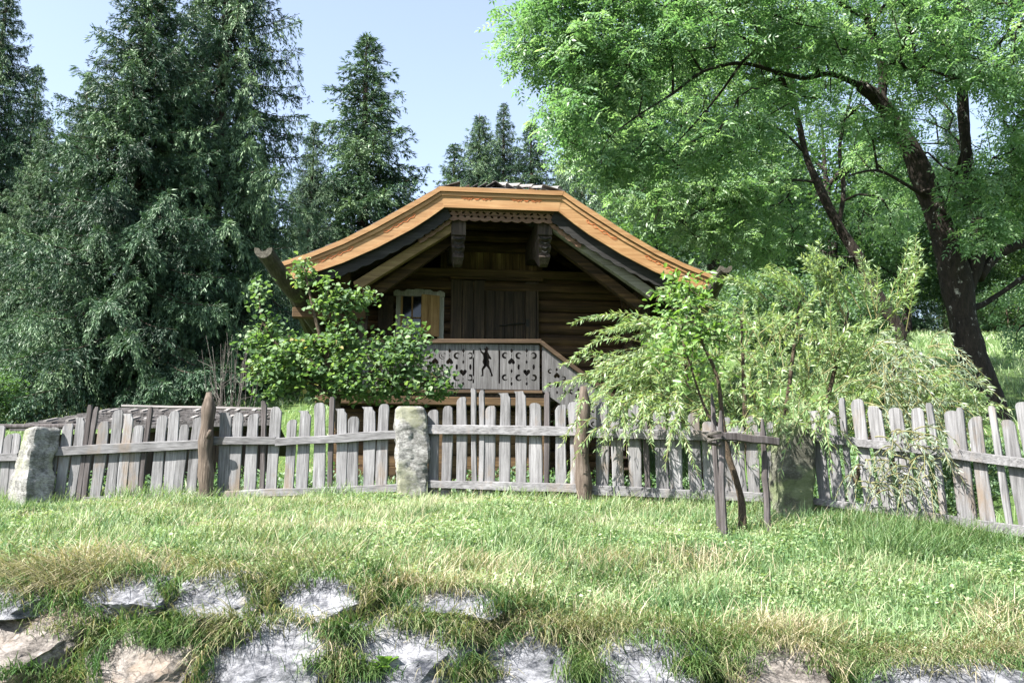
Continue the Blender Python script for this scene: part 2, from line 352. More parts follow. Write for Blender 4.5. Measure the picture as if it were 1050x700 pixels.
# long grass at the foot of the fence
fx = rng.uniform(-6.2, 4.4, 11000); fy = np.interp(fx, FX, FY) + rng.normal(-.02, .11, len(fx))
tag(blades(fx, fy, rng.uniform(.05,.17,len(fx))*(.5+vnoise(fx*3, fx*0)), rng.uniform(.004,.009,len(fx)), rng.uniform(.1,1,len(fx)), rng.uniform(0,6.28,len(fx)), rng.uniform(.05,.6,len(fx)), name='fence_grass'), 'taller green grass growing along the foot of the picket fence', 'grass', kind='stuff')
# uneven taller clumps scattered over the bank, more of them at the right end of the fence
cl = [(rng.uniform(-5,5), rng.uniform(5.4,9.3), rng.uniform(.08,.22), rng.uniform(.10,.2), rng.uniform(.0,.55)) for _ in range(110)]
cl += [(p_.x, p_.y, .16, .26, rng.uniform(.05,.3)) for p_ in (hit(rng.uniform(835,1050), rng.uniform(520,570)) for _ in range(34))]
cl += [(p_.x, p_.y, .15, .20, rng.uniform(.7,.95)) for p_ in (hit(rng.uniform(60,1040), rng.uniform(575,600) if rng.random() < .5 else rng.uniform(630,655)) for _ in range(22))]
X,Y_,LL,VV = [],[],[],[]
for cx,cy,s_,l_,c_ in cl:
    if cy > np.interp(cx, FX, FY)-.02: continue
    n_ = int(rng.uniform(90,260)); X.append(rng.normal(cx,s_,n_)); Y_.append(rng.normal(cy,s_*.7,n_)); LL.append(rng.uniform(.3,1,n_)*l_); VV.append(np.clip(rng.normal(c_,.13,n_),0,1))
X,Y_,LL,VV = map(np.concatenate,(X,Y_,LL,VV))
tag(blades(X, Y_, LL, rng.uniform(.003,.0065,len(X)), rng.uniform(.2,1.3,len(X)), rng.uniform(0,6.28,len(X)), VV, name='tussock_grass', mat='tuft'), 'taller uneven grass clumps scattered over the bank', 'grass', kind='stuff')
# meadow behind
x, y = band(150000, -26, 26, 8.5, 46)
k = (y > np.interp(x, FX, FY)+.3) & (rng.random(len(x)) < np.clip(14/y, .25, 1)); x, y = x[k], y[k]
k = ~((np.abs(x+.1) < 2.9) & (y > 16.8) & (y < 27)); x, y = x[k], y[k]
sc_ = np.clip(y/12, 1, 3)
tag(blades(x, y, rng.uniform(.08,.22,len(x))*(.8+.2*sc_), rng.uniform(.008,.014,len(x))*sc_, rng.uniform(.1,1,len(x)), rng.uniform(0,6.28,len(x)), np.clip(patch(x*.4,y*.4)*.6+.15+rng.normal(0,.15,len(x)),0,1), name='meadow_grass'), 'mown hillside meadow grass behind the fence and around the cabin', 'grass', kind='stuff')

# ---------------------------------------------------------------- boulders set in the bank
BD = []
def boulder(box, mat, label, flat=1.0, depth=.30, dy=0.0, sd_=0):
    x0, y0, x1, y1 = box
    c = hit((x0+x1)/2, (y0+y1)/2); Y = c.y - .06 + dy
    a = at(x0, (y0+y1)/2, Y); b = at(x1, (y0+y1)/2, Y); t = at((x0+x1)/2, y0, Y+.1*flat); bo = at((x0+x1)/2, y1, Y-.05)
    cx, cz = (a.x+b.x)/2, t.z*.42+bo.z*.58; rx, rz = (b.x-a.x)/2*1.5, (t.z-bo.z)/2*1.85
    bm = bmesh.new(); bmesh.ops.create_icosphere(bm, subdivisions=5, radius=1)
    rr = random.Random(sd_*13+5); pl = []
    for i in range(11):
        d = Vector((rr.gauss(0,1), rr.gauss(0,.8), rr.gauss(0,1))).normalized(); pl.append((d, rr.uniform(.58,.84)))
    pl += [(Vector((rr.uniform(-.35,.1), -1, rr.uniform(.3,.6))).normalized(), .55), (Vector((rr.uniform(-.2,.2), -.3, 1)).normalized(), .74), (Vector((rr.uniform(-.6,.4), -1, rr.uniform(.0,.2))).normalized(), .70)]
    off = Vector((sd_*7.1, sd_*3.3, 0))
    for v_ in bm.verts:
        p = v_.co.copy()
        for d, k_ in pl:
            e = p.dot(d) - k_
            if e > 0: p -= d*e*.96
        q = Vector((p.x*rx*5, p.y*2, p.z*rz*5)) + off
        n1 = noise.fractal(q*.9, .6, 2.1, 5); n2 = noise.ridged_multi_fractal(Vector((q.x*.8, q.y, q.z*2.4)), .9, 2.2, 5, 1.0, 2.0)
        vd = noise.voronoi(q*.8)[0]; p *= 1 + .13*n1 + .05*(n2-1) + .16*((vd[1]-vd[0])-.25)
        v_.co = Vector((p.x*rx, p.y*depth + p.z*rz*.6, p.z*rz))
    me = bpy.data.meshes.new('boulder'); bm.to_mesh(me); bm.free(); me.materials.append(M[mat])
    me.polygons.foreach_set('use_smooth', [True]*len(me.polygons))
    try: me.set_sharp_from_angle(angle=math.radians(28))
    except Exception: pass
    o = bpy.data.objects.new('boulder', me); COL.objects.link(o); o.location = (cx, Y+depth*.35, cz)
    tag(o, label, 'boulder', 'boulders retaining the grassy bank'); BD.append((cx, Y, cz, rx, rz, depth)); return o
BO = [((-20,600,62,628),'rock','flat grey boulder low under hanging straw grass at the far left of the upper row'),
 ((92,588,168,630),'rock','small grey boulder in the upper row, second from the left'),
 ((180,588,262,634),'rock','pale boulder of the upper row below the left post span, grass over its right side'),
 ((284,594,372,635),'rock','whitish slab like boulder in the upper row left of the dark green weed tuft'),
 ((418,604,508,636),'rock','thin low boulder sunk in dry grass, rightmost of the upper row'),
 ((-30,622,84,694),'rockrust','broad ochre stained boulder in the bottom left corner of the photo'),
 ((110,644,208,712),'rockrust','rust and white boulder of the lower row right of the round green tuft'),
 ((215,640,345,715),'rock','large blue grey boulder of the lower row with a level top'),
 ((364,640,470,712),'rock','largest smooth pale boulder, pointed at upper left, in the middle of the lower row'),
 ((500,652,584,716),'rock','white boulder with dark pits just below the centre of the bank'),
 ((612,658,712,716),'rock','white and blue grey boulder half buried under long grass right of the centre'),
 ((754,664,850,716),'rockrust','boulder with an orange brown stain under the right half of the bank'),
 ((886,678,1075,722),'rock','long flat pale boulder in the bottom right corner of the photo')]
for i, (bx_, mt, lb) in enumerate(BO): boulder(bx_, mt, lb, sd_=i+1)

# hanging and tufted long grass around the boulders
tufts = [ # px,py, n, length, azimuth mean (rad, -pi/2 = toward camera), colour mean, spread
 (30,596,350,.42,-2.6,.75,.22),(90,590,420,.42,-2.7,.72,.2),(140,582,350,.40,-2.6,.6,.2),(60,606,300,.36,-2.7,.8,.2),
 (200,582,260,.30,-1.9,.6,.18),(185,640,420,.26,-1.6,.15,.12),(165,655,450,.25,-1.6,.1,.12),(75,640,200,.2,-1.8,.6,.15),
 (240,640,360,.34,-2.2,.6,.16),(270,600,340,.32,-2.3,.4,.15),(290,580,400,.38,-2.6,.45,.2),(230,655,200,.3,-2.2,.5,.1),(330,582,300,.32,-2.6,.45,.2),
 (385,588,420,.28,-1.5,.08,.09),(390,610,330,.25,-1.5,.15,.1),(420,600,280,.3,-1.2,.85,.15),(470,600,260,.25,-1.2,.8,.15),
 (350,650,340,.3,-1.6,.15,.09),(345,680,420,.28,-1.6,.3,.12),(375,690,300,.22,-1.5,.2,.1),(430,640,340,.3,-1.0,.45,.14),(480,655,340,.32,-1.2,.6,.13),(480,690,300,.3,-1.3,.6,.12),
 (520,640,420,.36,-1.4,.7,.18),(540,625,420,.36,-1.8,.2,.15),(590,650,500,.38,-1.6,.65,.15),(600,690,300,.35,-1.6,.3,.1),(640,640,420,.34,-1.6,.5,.2),
 (700,650,400,.32,-1.6,.5,.18),(725,685,520,.34,-1.5,.3,.14),(745,660,420,.34,-1.5,.35,.14),(780,650,340,.28,-1.5,.8,.15),(830,655,320,.27,-1.5,.6,.15),
 (865,680,420,.3,-1.4,.4,.13),(900,668,300,.26,-1.4,.7,.2),(960,672,380,.24,-1.4,.7,.25),(1020,668,420,.30,-1.4,.75,.22),(25,690,360,.2,-1.5,.1,.14),(60,696,260,.2,-1.5,.6,.12),(100,650,200,.25,-1.7,.4,.1),(0,580,300,.4,-2.6,.7,.2)]
from mathutils.bvhtree import BVHTree
bpy.context.view_layer.update()
bvs = []
for o in [o for o in sc.objects if o.name.startswith('boulder') and o.type == 'MESH' and 'fringe' not in o.name]:
    bvs.append(BVHTree.FromPolygons([o.matrix_world @ v_.co for v_ in o.data.vertices], [tuple(p_.vertices) for p_ in o.data.polygons]))
_gx = np.arange(-6, 6, .12); _gy = np.arange(3.9, 6.2, .06); _X, _Y = np.meshgrid(_gx, _gy); _Z = G(_X, _Y); _n = len(_gx)
bvs.append(BVHTree.FromPolygons(list(zip(_X.ravel(), _Y.ravel(), _Z.ravel())), [(j*_n+i, j*_n+i+1, (j+1)*_n+i+1, (j+1)*_n+i) for j in range(len(_gy)-1) for i in range(_n-1)]))
def surf(px, py):
    d = ray(px, py).normalized(); best = None
    for b_ in bvs:
        h = b_.ray_cast(Vector((0,0,EYE)), d)
        if h[0] is not None and (best is None or h[3] < best[1]): best = (h[0], h[3])
    return best[0] + d*.01 if best else hit(px, py)
X,Y_,Z_,LL,AZ,VV,GG = [],[],[],[],[],[],[]
for (px,py,n_,l_,a_,c_,s_) in tufts:
    n_ = int(n_*.9); qs = [surf(px + random.gauss(0, s_*150), py + 4 + random.gauss(0, s_*35)) for _ in range(n_)]
    X.append(np.array([q.x for q in qs])); Y_.append(np.array([q.y for q in qs])); Z_.append(np.array([q.z for q in qs])); LL.append(rng.uniform(.25,.95,n_)*l_*.8)
    AZ.append(rng.normal(a_, .5, n_)); VV.append(np.clip(rng.normal(c_, .16, n_), 0, 1)); GG.append(rng.uniform(.1,.9,n_))
X,Y_,Z_,LL,AZ,VV,GG = map(np.concatenate, (X,Y_,Z_,LL,AZ,VV,GG))
tag(blades(X, Y_, LL, rng.uniform(.003,.006,len(X)), rng.uniform(.4,1.25,len(X)), AZ, VV, grav=GG, z=Z_, name='overhanging_grass', mat='tuft'), 'long green and straw grass hanging over and between the boulders', 'grass', kind='stuff')
# fringes growing round every boulder
X,Y_,Z_,LL,AZ,VV,GG = [],[],[],[],[],[],[]
for (cx, cy, cz, rx, rz, dp_) in BD:
    n_ = int(1900*rx); cb = rng.uniform(.1,.75)
    t = np.where(rng.random(n_) < .72, rng.uniform(-.3, 3.44, n_), rng.uniform(3.4, 6.0, n_)); k_ = rng.uniform(.74,1.0,n_)*(1-.18*vnoise(t*2+cx*9, t*0+cx)*1.0)
    X.append(cx + np.cos(t)*rx*k_); Z_.append(cz + np.sin(t)*rz*k_*.95); Y_.append(cy + dp_*.35 + np.sin(t)*rz*k_*.57 - dp_*.8*np.sqrt(np.clip(1-k_**2,0,1)) + rng.uniform(-.04,.02,n_))
    LL.append(rng.uniform(.04,.16,n_)); AZ.append(rng.normal(-1.57,.9,n_)); VV.append(np.clip(rng.normal(cb,.2,n_)+.25*np.sin(t*2+cx*5),0,1)); GG.append(np.where(np.sin(t) > 0, rng.uniform(.4,1.3,n_), rng.uniform(-.1,.3,n_)))
X,Y_,Z_,LL,AZ,VV,GG = map(np.concatenate, (X,Y_,Z_,LL,AZ,VV,GG))
tag(blades(X, Y_, LL, rng.uniform(.003,.006,len(X)), rng.uniform(.3,1.2,len(X)), AZ, VV, grav=GG, z=Z_, name='boulder_fringe_grass', mat='tuft'), 'grass and dry stalks fringing the edges of the boulders', 'grass', kind='stuff')
# general cover of the wall face
x, y = band(40000, -5, 5, 4.45, 5.3)
tag(blades(x, y, rng.uniform(.02,.07,len(x)), rng.uniform(.003,.006,len(x)), rng.uniform(.2,1.1,len(x)), rng.normal(-1.57,1.2,len(x)), np.clip(patch(x*1.5,y*1.5)*1.3-.15+rng.normal(0,.15,len(x)),0,1), grav=rng.uniform(0,.5,len(x)), name='crevice_grass', mat='tuft'), 'short grass and moss filling the gaps between the boulders', 'grass', kind='stuff')

# clover and small herbs among the bank grass
x, y = band(190000, -7, 7, 4.9, 10.8); k = (y < np.interp(x, FX, FY)+.1) & (vnoise(x*2.3+1, y*2.3) + .25*rng.normal(0,1,len(x)) > .42); x, y = x[k], y[k]; n = len(x)
def leafq(P, D, N, L, W, fold=.15):
    D = D/np.linalg.norm(D,axis=1,keepdims=True); S = np.cross(D, N); S /= np.linalg.norm(S,axis=1,keepdims=True); m_ = P + D*L[:,None]*.5 + N*(L*fold)[:,None]
    V = np.stack([P, m_+S*(W/2)[:,None], P+D*L[:,None], m_-S*(W/2)[:,None]],1).reshape(-1,3); b = np.arange(len(P))*4; return V, np.stack([b,b+1,b+2,b+3],1)
dd = rng.normal(0,1,(n,3))*np.array([1,1,.3]); Nv = rng.normal(0,.35,(n,3))+np.array([0,-.1,1.]); Lc = rng.uniform(.010,.032,n)
V, F = leafq(np.stack([x,y,G(x,y)+rng.uniform(.01,.055,n)],1), dd, Nv, Lc, Lc*.8)
tag(mesh_np('clover', V, [F], M['grass'], None, False, np.repeat(np.clip(rng.normal(.42,.25,n),0,1),4)), 'clover and small herbs growing low between the bank grass', 'clover', kind='stuff')
# broad leaved weeds
def weed(px, py, n, L, label, pyo=0):
    p = surf(px, py); r = empty('weed', (p.x, p.y, p.z), label, 'plant', 'broad leaved weeds between the boulders'); vs=[]; fs=[]; av=[]
    for i in range(n):
        a = random.uniform(0, 6.28); l = L*random.uniform(.6,1.1); e = random.uniform(.5,1.2); d = Vector((math.cos(a), math.sin(a)*.8-.2, 0)).normalized(); s = d.cross(Vector((0,0,1)))
        P = [Vector((0,0,0)) + d*l*t*math.cos(e) + Vector((0,0,1))*l*(t*math.sin(e)-.35*t*t) for t in (0,.35,.65,1)]
        W_ = [.02,.5,.55,.06]; b = len(vs)
        for q, w_ in zip(P, W_): vs += [q - s*l*w_*.38 + Vector((0,0,l*.07*(w_>.1))), q, q + s*l*w_*.38 + Vector((0,0,l*.07*(w_>.1)))]
        for k in range(3): fs += [(b+3*k, b+3*k+1, b+3*k+4, b+3*k+3), (b+3*k+1, b+3*k+2, b+3*k+5, b+3*k+4)]
        av += [random.uniform(.3,1)]*12
    mesh_np('foliage', np.array(vs), [np.array(fs)], M['oak'], r, True, av)
weed(276,622,9,.14,'light green weed with upright rounded leaves between two boulders of the upper row')
weed(385,690,14,.10,'low bright green dock leaves left of the largest pale boulder at the bottom edge')
weed(395,684,9,.12,'single stemmed weed leaf cluster in front of the largest pale boulder')
weed(158,628,10,.09,'fresh green weed leaves beneath the second boulder of the upper row')
weed(700,684,10,.12,'dock leaves at the bottom edge right of the white and blue grey boulder')

# ---------------------------------------------------------------- fence
def fence_plane(px, py):
    """point on the fence surface hit by this pixel (vertical planes between the FW ground points)"""
    r = ray(px, py); o = Vector((0,0,EYE)); best = None
    for a, b in zip(FW[:-1], FW[1:]):
        d = Vector((b.x-a.x, b.y-a.y)); nrm = Vector((-d.y, d.x)); den = nrm.x*r.x + nrm.y*r.y
        t = (nrm.x*(a.x-o.x) + nrm.y*(a.y-o.y))/den; p = o + r*t
        s = (Vector((p.x-a.x, p.y-a.y)).dot(d))/d.length_squared
        if -1e-6 <= s <= 1.0+1e-6 or (best is None and b is FW[-1]): best = (p, d.normalized())
    return best
def picket(parent, px, topy, lean=0.0, narrow=False, wdt=None, label=None, base_extra=0.0, dark=False):
    p, d = fence_plane(px, topy); d3 = Vector((d.x, d.y, 0)); nrm = Vector((d.y, -d.x, 0))   # nrm toward camera
    W = wdt or (.052 if narrow else random.uniform(.104,.130)); T = .022 if not narrow else .035
    gzv = gz(p.x, p.y) - .02; H = p.z - gzv; tilt = lean + random.uniform(-.025,.025)
    rows = []; nr = 9; ph = random.uniform(0, 6); kind = random.random(); warp = random.uniform(-.012,.012); ty = random.uniform(-.03,.03)
    depth0 = random.uniform(-.004,.004) - .0
    ts = [i/(nr-1)*(1-.055/H*1.0) for i in range(nr)] + [1-.028/H, 1-.006/H, 1.0]
    for i, t in enumerate(ts):
        wf = 1 + .05*math.sin(ph+t*7) + random.uniform(-.03,.03) - .05*t
        if i == nr: wf *= .93 if kind > .3 else .8
        if i == nr+1: wf *= .66 if kind > .3 else .5 if kind > .12 else .95
        if i == nr+2: wf *= .34 if kind > .12 else .9
        if narrow: wf = 1 + random.uniform(-.1,.1) if i < nr+1 else .7
        skew = (kind-.5)*.6*W*(i >= nr)*(i-nr+1)/3
        c = Vector((p.x, p.y, gzv + H*t)) + d3*((t-1)*H*tilt + math.sin(t*3.1)*warp + skew) + nrm*(depth0 + ty*(t-.5)*.5 + .0)
        h = W/2*wf; b_ = min(.005, h*.3)
        rows.append([c - d3*(h-b_) - nrm*T/2, c + d3*(h-b_) - nrm*T/2, c + d3*h - nrm*(T/2-b_), c + d3*h + nrm*(T/2-b_), c + d3*(h-b_) + nrm*T/2, c - d3*(h-b_) + nrm*T/2, c - d3*h + nrm*(T/2-b_), c - d3*h - nrm*(T/2-b_)])
    mb = MB(); mb.loft(rows); o = mb.build('picket', M['stickdark' if dark else 'picket'], parent, loc=parent.location)
    if label: o['label'] = label
    return o
def rail(parent, pxs, off=.028, thick=.035):
    """pxs: [(px, ytop, ybottom), ...] along the rail"""
    rings = []
    for i, (px, ya, yb) in enumerate(pxs):
        a, d = fence_plane(px, ya); b, _ = fence_plane(px, yb); nrm = Vector((d.y, -d.x, 0)); c = nrm*off
        a = a + Vector((0,0,random.uniform(-.004,.004)))
        rings.append([b+c, b+c+nrm*thick, b+c+nrm*thick+Vector((0,0,0))+ (a-b)*.92, a+c+nrm*thick*.85, a+c])
    mb = MB(); mb.loft(rings); return mb.build('rail', M['rail'], parent, loc=parent.location)
def lerp_rail(a, b, n=5): return [tuple(a[k]+(b[k]-a[k])*i/n + (random.uniform(-.5,.5) if k and 0 < i < n else 0) for k in range(3)) for i in range(n+1)]
def fence(label, px0): 
    p, _ = fence_plane(px0, 515); return empty('picket_fence', (p.x, p.y, gz(p.x, p.y)), label, 'fence', 'weathered picket fence spans')
f1 = fence('short end of weathered grey picket fence left of the leaning stone post', 5)
for a in [(-96,436),(-82,431),(-69,438),(-56,434),(-45,441),(-34,430),(-22,440),(-10,432),(1,436),(10,445),(17,444)]: picket(f1, *a, lean=.02)
rail(f1, lerp_rail((-104,468,476),(22,464.5,472.5))); rail(f1, lerp_rail((-104,517,523),(22,514,520)))
f2 = fence('long span of grey picket fence between the leaning stone post and the square stone post', 200)
for a in [(57,438),(70,434),(83,428),(93,415,1),(99,417,1),(107,432),(121,420),(133,424),(143,436),(155,417,1),(167,426),(179,421),(190,435),(204,428),
          (232,423),(245,423),(260,424),(271,411,1),(284,417),(299,430),(314,421),(328,413),(341,407,1),(351,419),(363,427),(379,417),(394,414)]:
    nrw = len(a) > 2; picket(f2, a[0], a[1], lean=(.03 if a[0] < 215 else 0.0), narrow=nrw, dark=nrw)
rail(f2, lerp_rail((40,459.5,468.5),(212,451,460),7)); rail(f2, lerp_rail((214,448,456.5),(284,448.5,456),3)); rail(f2, lerp_rail((284,450,457.5),(408,441.5,450),5), off=.0285)
rail(f2, lerp_rail((88,509.5,516),(213,504.5,511),6)); rail(f2, lerp_rail((214,504,512),(408,496.5,504),6), off=.0285)
f3 = fence('middle span of grey picket fence between the square stone post and the mossy stone post', 560)
for a in [(444,420),(459,416),(473,407),(486,398,1),(494,400,1),(503,416),(519,403),(534,401),(549,413),(561,402,1),(575,415),(588,412),
          (617,412),(632,430),(650,415),(661,430,1),(676,420),(692,410),(711,423),(726,432),(741,428),(756,436),(771,426),(787,432)]:
    nrw = len(a) > 2; picket(f3, a[0], a[1], narrow=nrw, dark=nrw and a[0] > 540)
rail(f3, lerp_rail((430,436,445),(594,438,447),6)); rail(f3, lerp_rail((594,439,448.5),(806,444,454),7))
rail(f3, lerp_rail((430,492,500),(594,496,505),6)); rail(f3, lerp_rail((594,497,506.5),(806,506,515),7))
f4 = fence('right span of picket fence sloping downhill, draped with willow leaves', 940)
for a in [(836,421),(851,421),(863,408,1),(878,409),(896,416),(917,418),(940,418),(952,413,1),(975,421),(984,418,1),(999,427),(1017,416,1),(1033,430),(1047,412),(1064,426),(1080,420),(1097,428)]:
    picket(f4, a[0], a[1], lean=-.055, narrow=len(a) > 2)
rail(f4, lerp_rail((828,443.5,452),(934,455,464),5)); rail(f4, lerp_rail((932,454.5,463.5),(1110,477,488),6), off=.0305)
rail(f4, lerp_rail((835,510,517),(931,522,530),5)); rail(f4, lerp_rail((929,522,530.5),(1110,546,559),6), off=.0305)

# wooden posts of the fence (they carry the rails: parts of their span)
def postpart(parent, px0, py0, px1, py1, r, knots, label):
    b, d = fence_plane(px0, py0); t, _ = fence_plane(px1, py1); nrm = Vector((d.y, -d.x, 0)); o_ = nrm*.11
    pts = []; rad = []
    for i in range(15):
        s = i/14; pts.append(b.lerp(t, s) + o_ + Vector((math.sin(s*9)*.012, 0, -.05*(1-s)))); rad.append(r*(1.1-.25*s)*(1+.12*math.sin(s*23+knots))*(1 if i < 13 else .8 if i < 14 else .45))
    mb = MB(); mb.tube(pts, rad, 11, .07)
    if knots == 1: q = pts[8]; mb.tube([q, q+Vector((.05,-.06,.05)), q+Vector((.07,-.09,.1))], [.035,.03,.02], 7, .1)
    o = mb.build('fence_post', M['post'], parent, smooth=True, loc=parent.location); o['label'] = label
postpart(f2, 214, 516, 218, 404, .075, 1, 'rough brown knotty wooden post, taller than the pickets')
postpart(f3, 600, 523, 600, 398, .072, 2, 'brown squared wooden post at the foot of the willow')

def stone_post(rings_px, Y, mat, label, dpt=.22, yaw=0.0, seed=0):
    """rings_px: (py, xleft, xright) from ground up"""
    rings = []; K = 40
    n_ = 60
    pys = [r[0] for r in rings_px]
    for i in range(n_):
        t = i/(n_-1); py = rings_px[0][0] + (rings_px[-1][0]-rings_px[0][0])*t
        xl = np.interp(-py, [-a for a in pys], [r[1] for r in rings_px]); xr = np.interp(-py, [-a for a in pys], [r[2] for r in rings_px])
        a, b = at(xl, py, Y), at(xr, py, Y); c = (a+b)/2; hw = (b.x-a.x)/2
        fall = 1.0 if t < .975 else (1-(t-.975)/.025*.16)
        ring = []
        for j in range(K):
            an = 6.2832*(j+.5)/K; cx_, sy_ = math.cos(an), math.sin(an); k_ = (abs(cx_)**14+abs(sy_)**14)**(-1/14)
            q = Vector((cx_*k_*hw*fall, sy_*k_*dpt*fall, 0)); q = Matrix.Rotation(yaw, 3, 'Z') @ q
            nn = noise.fractal(Vector((q.x*6+seed*3, q.y*6, c.z*5)), .7, 2, 6)*.022 + noise.noise(Vector((j*.0+seed, q.x*3, c.z*2)))*.02
            ring.append(c + Vector((0, dpt, 0)) + q*(1+nn/.16))
        rings.append(ring)
    mb = MB(); mb.loft(rings); p = at((rings_px[0][1]+rings_px[0][2])/2, rings_px[0][0], Y)
    o = mb.build('stone_post', M[mat], None, loc=(p.x, p.y, p.z)); o.location = (p.x, p.y, p.z)
    o.data.polygons.foreach_set('use_smooth', [True]*len(o.data.polygons)); o.data.set_sharp_from_angle(angle=math.radians(30))
    return tag(o, label, 'stone post', 'stone fence posts')
stone_post([(524,4,44),(500,6,45),(470,14,46),(445,22,50),(437,27,51)], 10.15, 'stonepost', 'leaning weathered stone post with a slanted face near the left end of the fence', .15, -.75, 1)
stone_post([(522,407,436),(500,405,437),(460,404,437),(430,403,436),(416,404,433)], 9.8, 'stonepost', 'upright square cut pale stone post with a mossy cap in the middle of the fence', .15, .16, 2)
stone_post([(528,797,832),(500,798,832),(460,799,833),(440,800,832),(432,803,829)], 8.65, 'mossstone', 'yellow green mossy stone post under the willow where the fence turns downhill', .14, .1, 3)

# ---------------------------------------------------------------- stakes and crossbar holding up the sapling
YS = 7.6
g0 = hit(745, 549)
fr = empty('tree_support', g0, 'rough frame of dark stakes with a crossbar holding up the sapling before the fence', 'tree support')
YS = g0.y
def stake(px0, py0, px1, py1, r, dy=0, name='stake'):
    a, b = at(px0, py0, YS+dy), at(px1, py1, YS+dy); a = Vector((a.x, a.y, min(a.z, gz(a.x, a.y))-.05))
    pts = [a.lerp(b, i/8) + Vector((random.uniform(-.005,.005), random.uniform(-.005,.005), 0)) for i in range(9)]
    mb = MB(); mb.tube(pts, [r*(1.05-.2*i/8) if i < 8 else r*.35 for i in range(9)], 6, .1); return mb.build(name, M['stickdark'], fr, loc=fr.location)
stake(742, 551, 739, 421, .026, 0); stake(738, 545, 730, 403, .022, .12); stake(787, 543, 782, 429, .026, .06)
mb = MB(); a, b = at(728, 445, YS-.05), at(799, 453, YS-.02); mb.beam(a, b, .05, .06, seg=5, jit=.006); mb.build('crossbar', M['stickdark'], fr, loc=fr.location, bevel=.006)
mb = MB(); a = at(733, 456, YS-.06)
mb.tube([a + Vector((.05*math.cos(t), .05*math.sin(t), .008*t)) for t in np.linspace(0, 12, 26)], .012, 6); mb.build('rope_binding', M['drytwig'], fr, loc=fr.location)
# ---------------------------------------------------------------- the cabin
HZ = .9                                             # root height relative to eye
HY = math.radians(6)
hroot = Vector((-.39, 17.99, EYE + HZ))
cabin = empty('log_cabin', hroot, 'dark brown log cabin with a golden curved bargeboard, half hipped roof and carved balcony', 'cabin', rz=HY)
Rm = Matrix.Rotation(-HY, 3, 'Z')
def hl(px, py, yl):
    """pixel -> local (x, z) on the cabin's plane y = yl"""
    o = Rm @ (Vector((0,0,EYE)) - hroot); r = Rm @ ray(px, py); t = (yl - o.y)/r.y; p = o + r*t; return p.x, p.z
Z = lambda zr: zr - HZ
YG = -2.0                                           # gable (bargeboard) plane
TOP = [(1.05,6.0),(1.3,5.83),(1.55,5.67),(2.1,5.32),(2.6,5.03),(3.1,4.79),(3.6,4.60)]
BOT = [(.97,5.67),(1.22,5.47),(1.5,5.27),(2.05,4.94),(2.6,4.66),(3.1,4.46),(3.52,4.31)]
TOP = [(x, Z(z)) for x, z in TOP]; BOT = [(x, Z(z)) for x, z in BOT]
YB = 6.0; RIDGE = Z(6.62); HIP = 1.5
def mir(P, s): return [(s*x, z) for x, z in P]
# roof: two curved sides and the half hip, thick sheets
prof = [(0, RIDGE), (.35, RIDGE-.25), (.7, RIDGE-.5)] + TOP + [(3.68, Z(4.575))]
roof = None
ns = 40
for s in (-1, 1):
    rows_t = []; rows_b = []
    for x, z in prof:
        y0 = YG - .06 + (HIP*(1 - x/1.05) if x < 1.05 else 0)
        ys = [y0 + (YB - y0)*(k/ns) for k in range(ns+1)]
        rows_t.append([(s*x, y, z + .005*random.uniform(-1,1)) for y in ys]); rows_b.append([(s*x, y, z - .075) for y in ys])
    mb = MB(); n = ns+1; vs = [p for r in rows_t for p in r] + [p for r in rows_b for p in r]; K = len(prof)*n; fs = []
    for i in range(len(prof)-1):
        for j in range(ns): a = i*n+j; fs += [(a,a+1,a+1+n,a+n), (K+a,K+a+n,K+a+1+n,K+a+1)]
    for i in range(len(prof)-1):
        a = i*n; fs.append((a, a+n, K+a+n, K+a)); a = i*n+ns; fs.append((a, K+a, K+a+n, a+n))
    e = (len(prof)-1)*n
    for j in range(ns): fs.append((e+j, e+j+1, K+e+j+1, K+e+j))
    mb.add(vs, fs)
    ob = mb.build('roof', M['shingle'], cabin)
    if roof is None: roof = ob
mb = MB(); y0 = YG-.06
A = [(-1.06,y0,TOP[0][1]+.003),(1.06,y0,TOP[0][1]+.003),(0,y0+HIP+.02,RIDGE+.006)]
mb.add(A + [(a[0],a[1]+.01,a[2]-.07) for a in A], [(0,1,2),(5,4,3),(0,3,4,1),(1,4,5,2),(2,5,3,0)])
hip = mb.build('hip_roof', M['shingle'], cabin)
# shingle courses: thin overlapping boards along each slope
mb = MB()
for s in (-1, 1):
    for i in range(len(prof)-1):
        (xa, za), (xb, zb) = prof[i], prof[i+1]; m_ = max(1, round(math.hypot(xb-xa, zb-za)/.28))
        for k in range(m_):
            t0, t1 = k/m_, (k+1)/m_; x0 = xa+(xb-xa)*t0; x1 = xa+(xb-xa)*(t1+.08); z0 = za+(zb-za)*t0; z1 = za+(zb-za)*(t1+.08)
            y = YG - .07 + (HIP*(1 - x1/1.05) if x1 < 1.05 else 0)
            if y < YG-.07: y = YG-.07
            while y < YB:
                w_ = random.uniform(.14,.24); e_ = random.uniform(.012,.03); o_ = random.uniform(0,.03)
                mb.add([(s*x0,y+.004,z0+.006),(s*x0,y+w_-.004,z0+.006),(s*(x1+o_),y+w_-.004,z1+e_-o_*.5),(s*(x1+o_),y+.004,z1+e_-o_*.5),
                        (s*x0,y+.004,z0+.018),(s*x0,y+w_-.004,z0+.018),(s*(x1+o_),y+w_-.004,z1+e_+.016-o_*.5),(s*(x1+o_),y+.004,z1+e_+.016-o_*.5)],
                       [(0,1,2,3),(4,5,6,7),(0,1,5,4),(1,2,6,5),(2,3,7,6),(3,0,4,7)]); y += w_
mb.build('shingles', M['shingle'], roof)
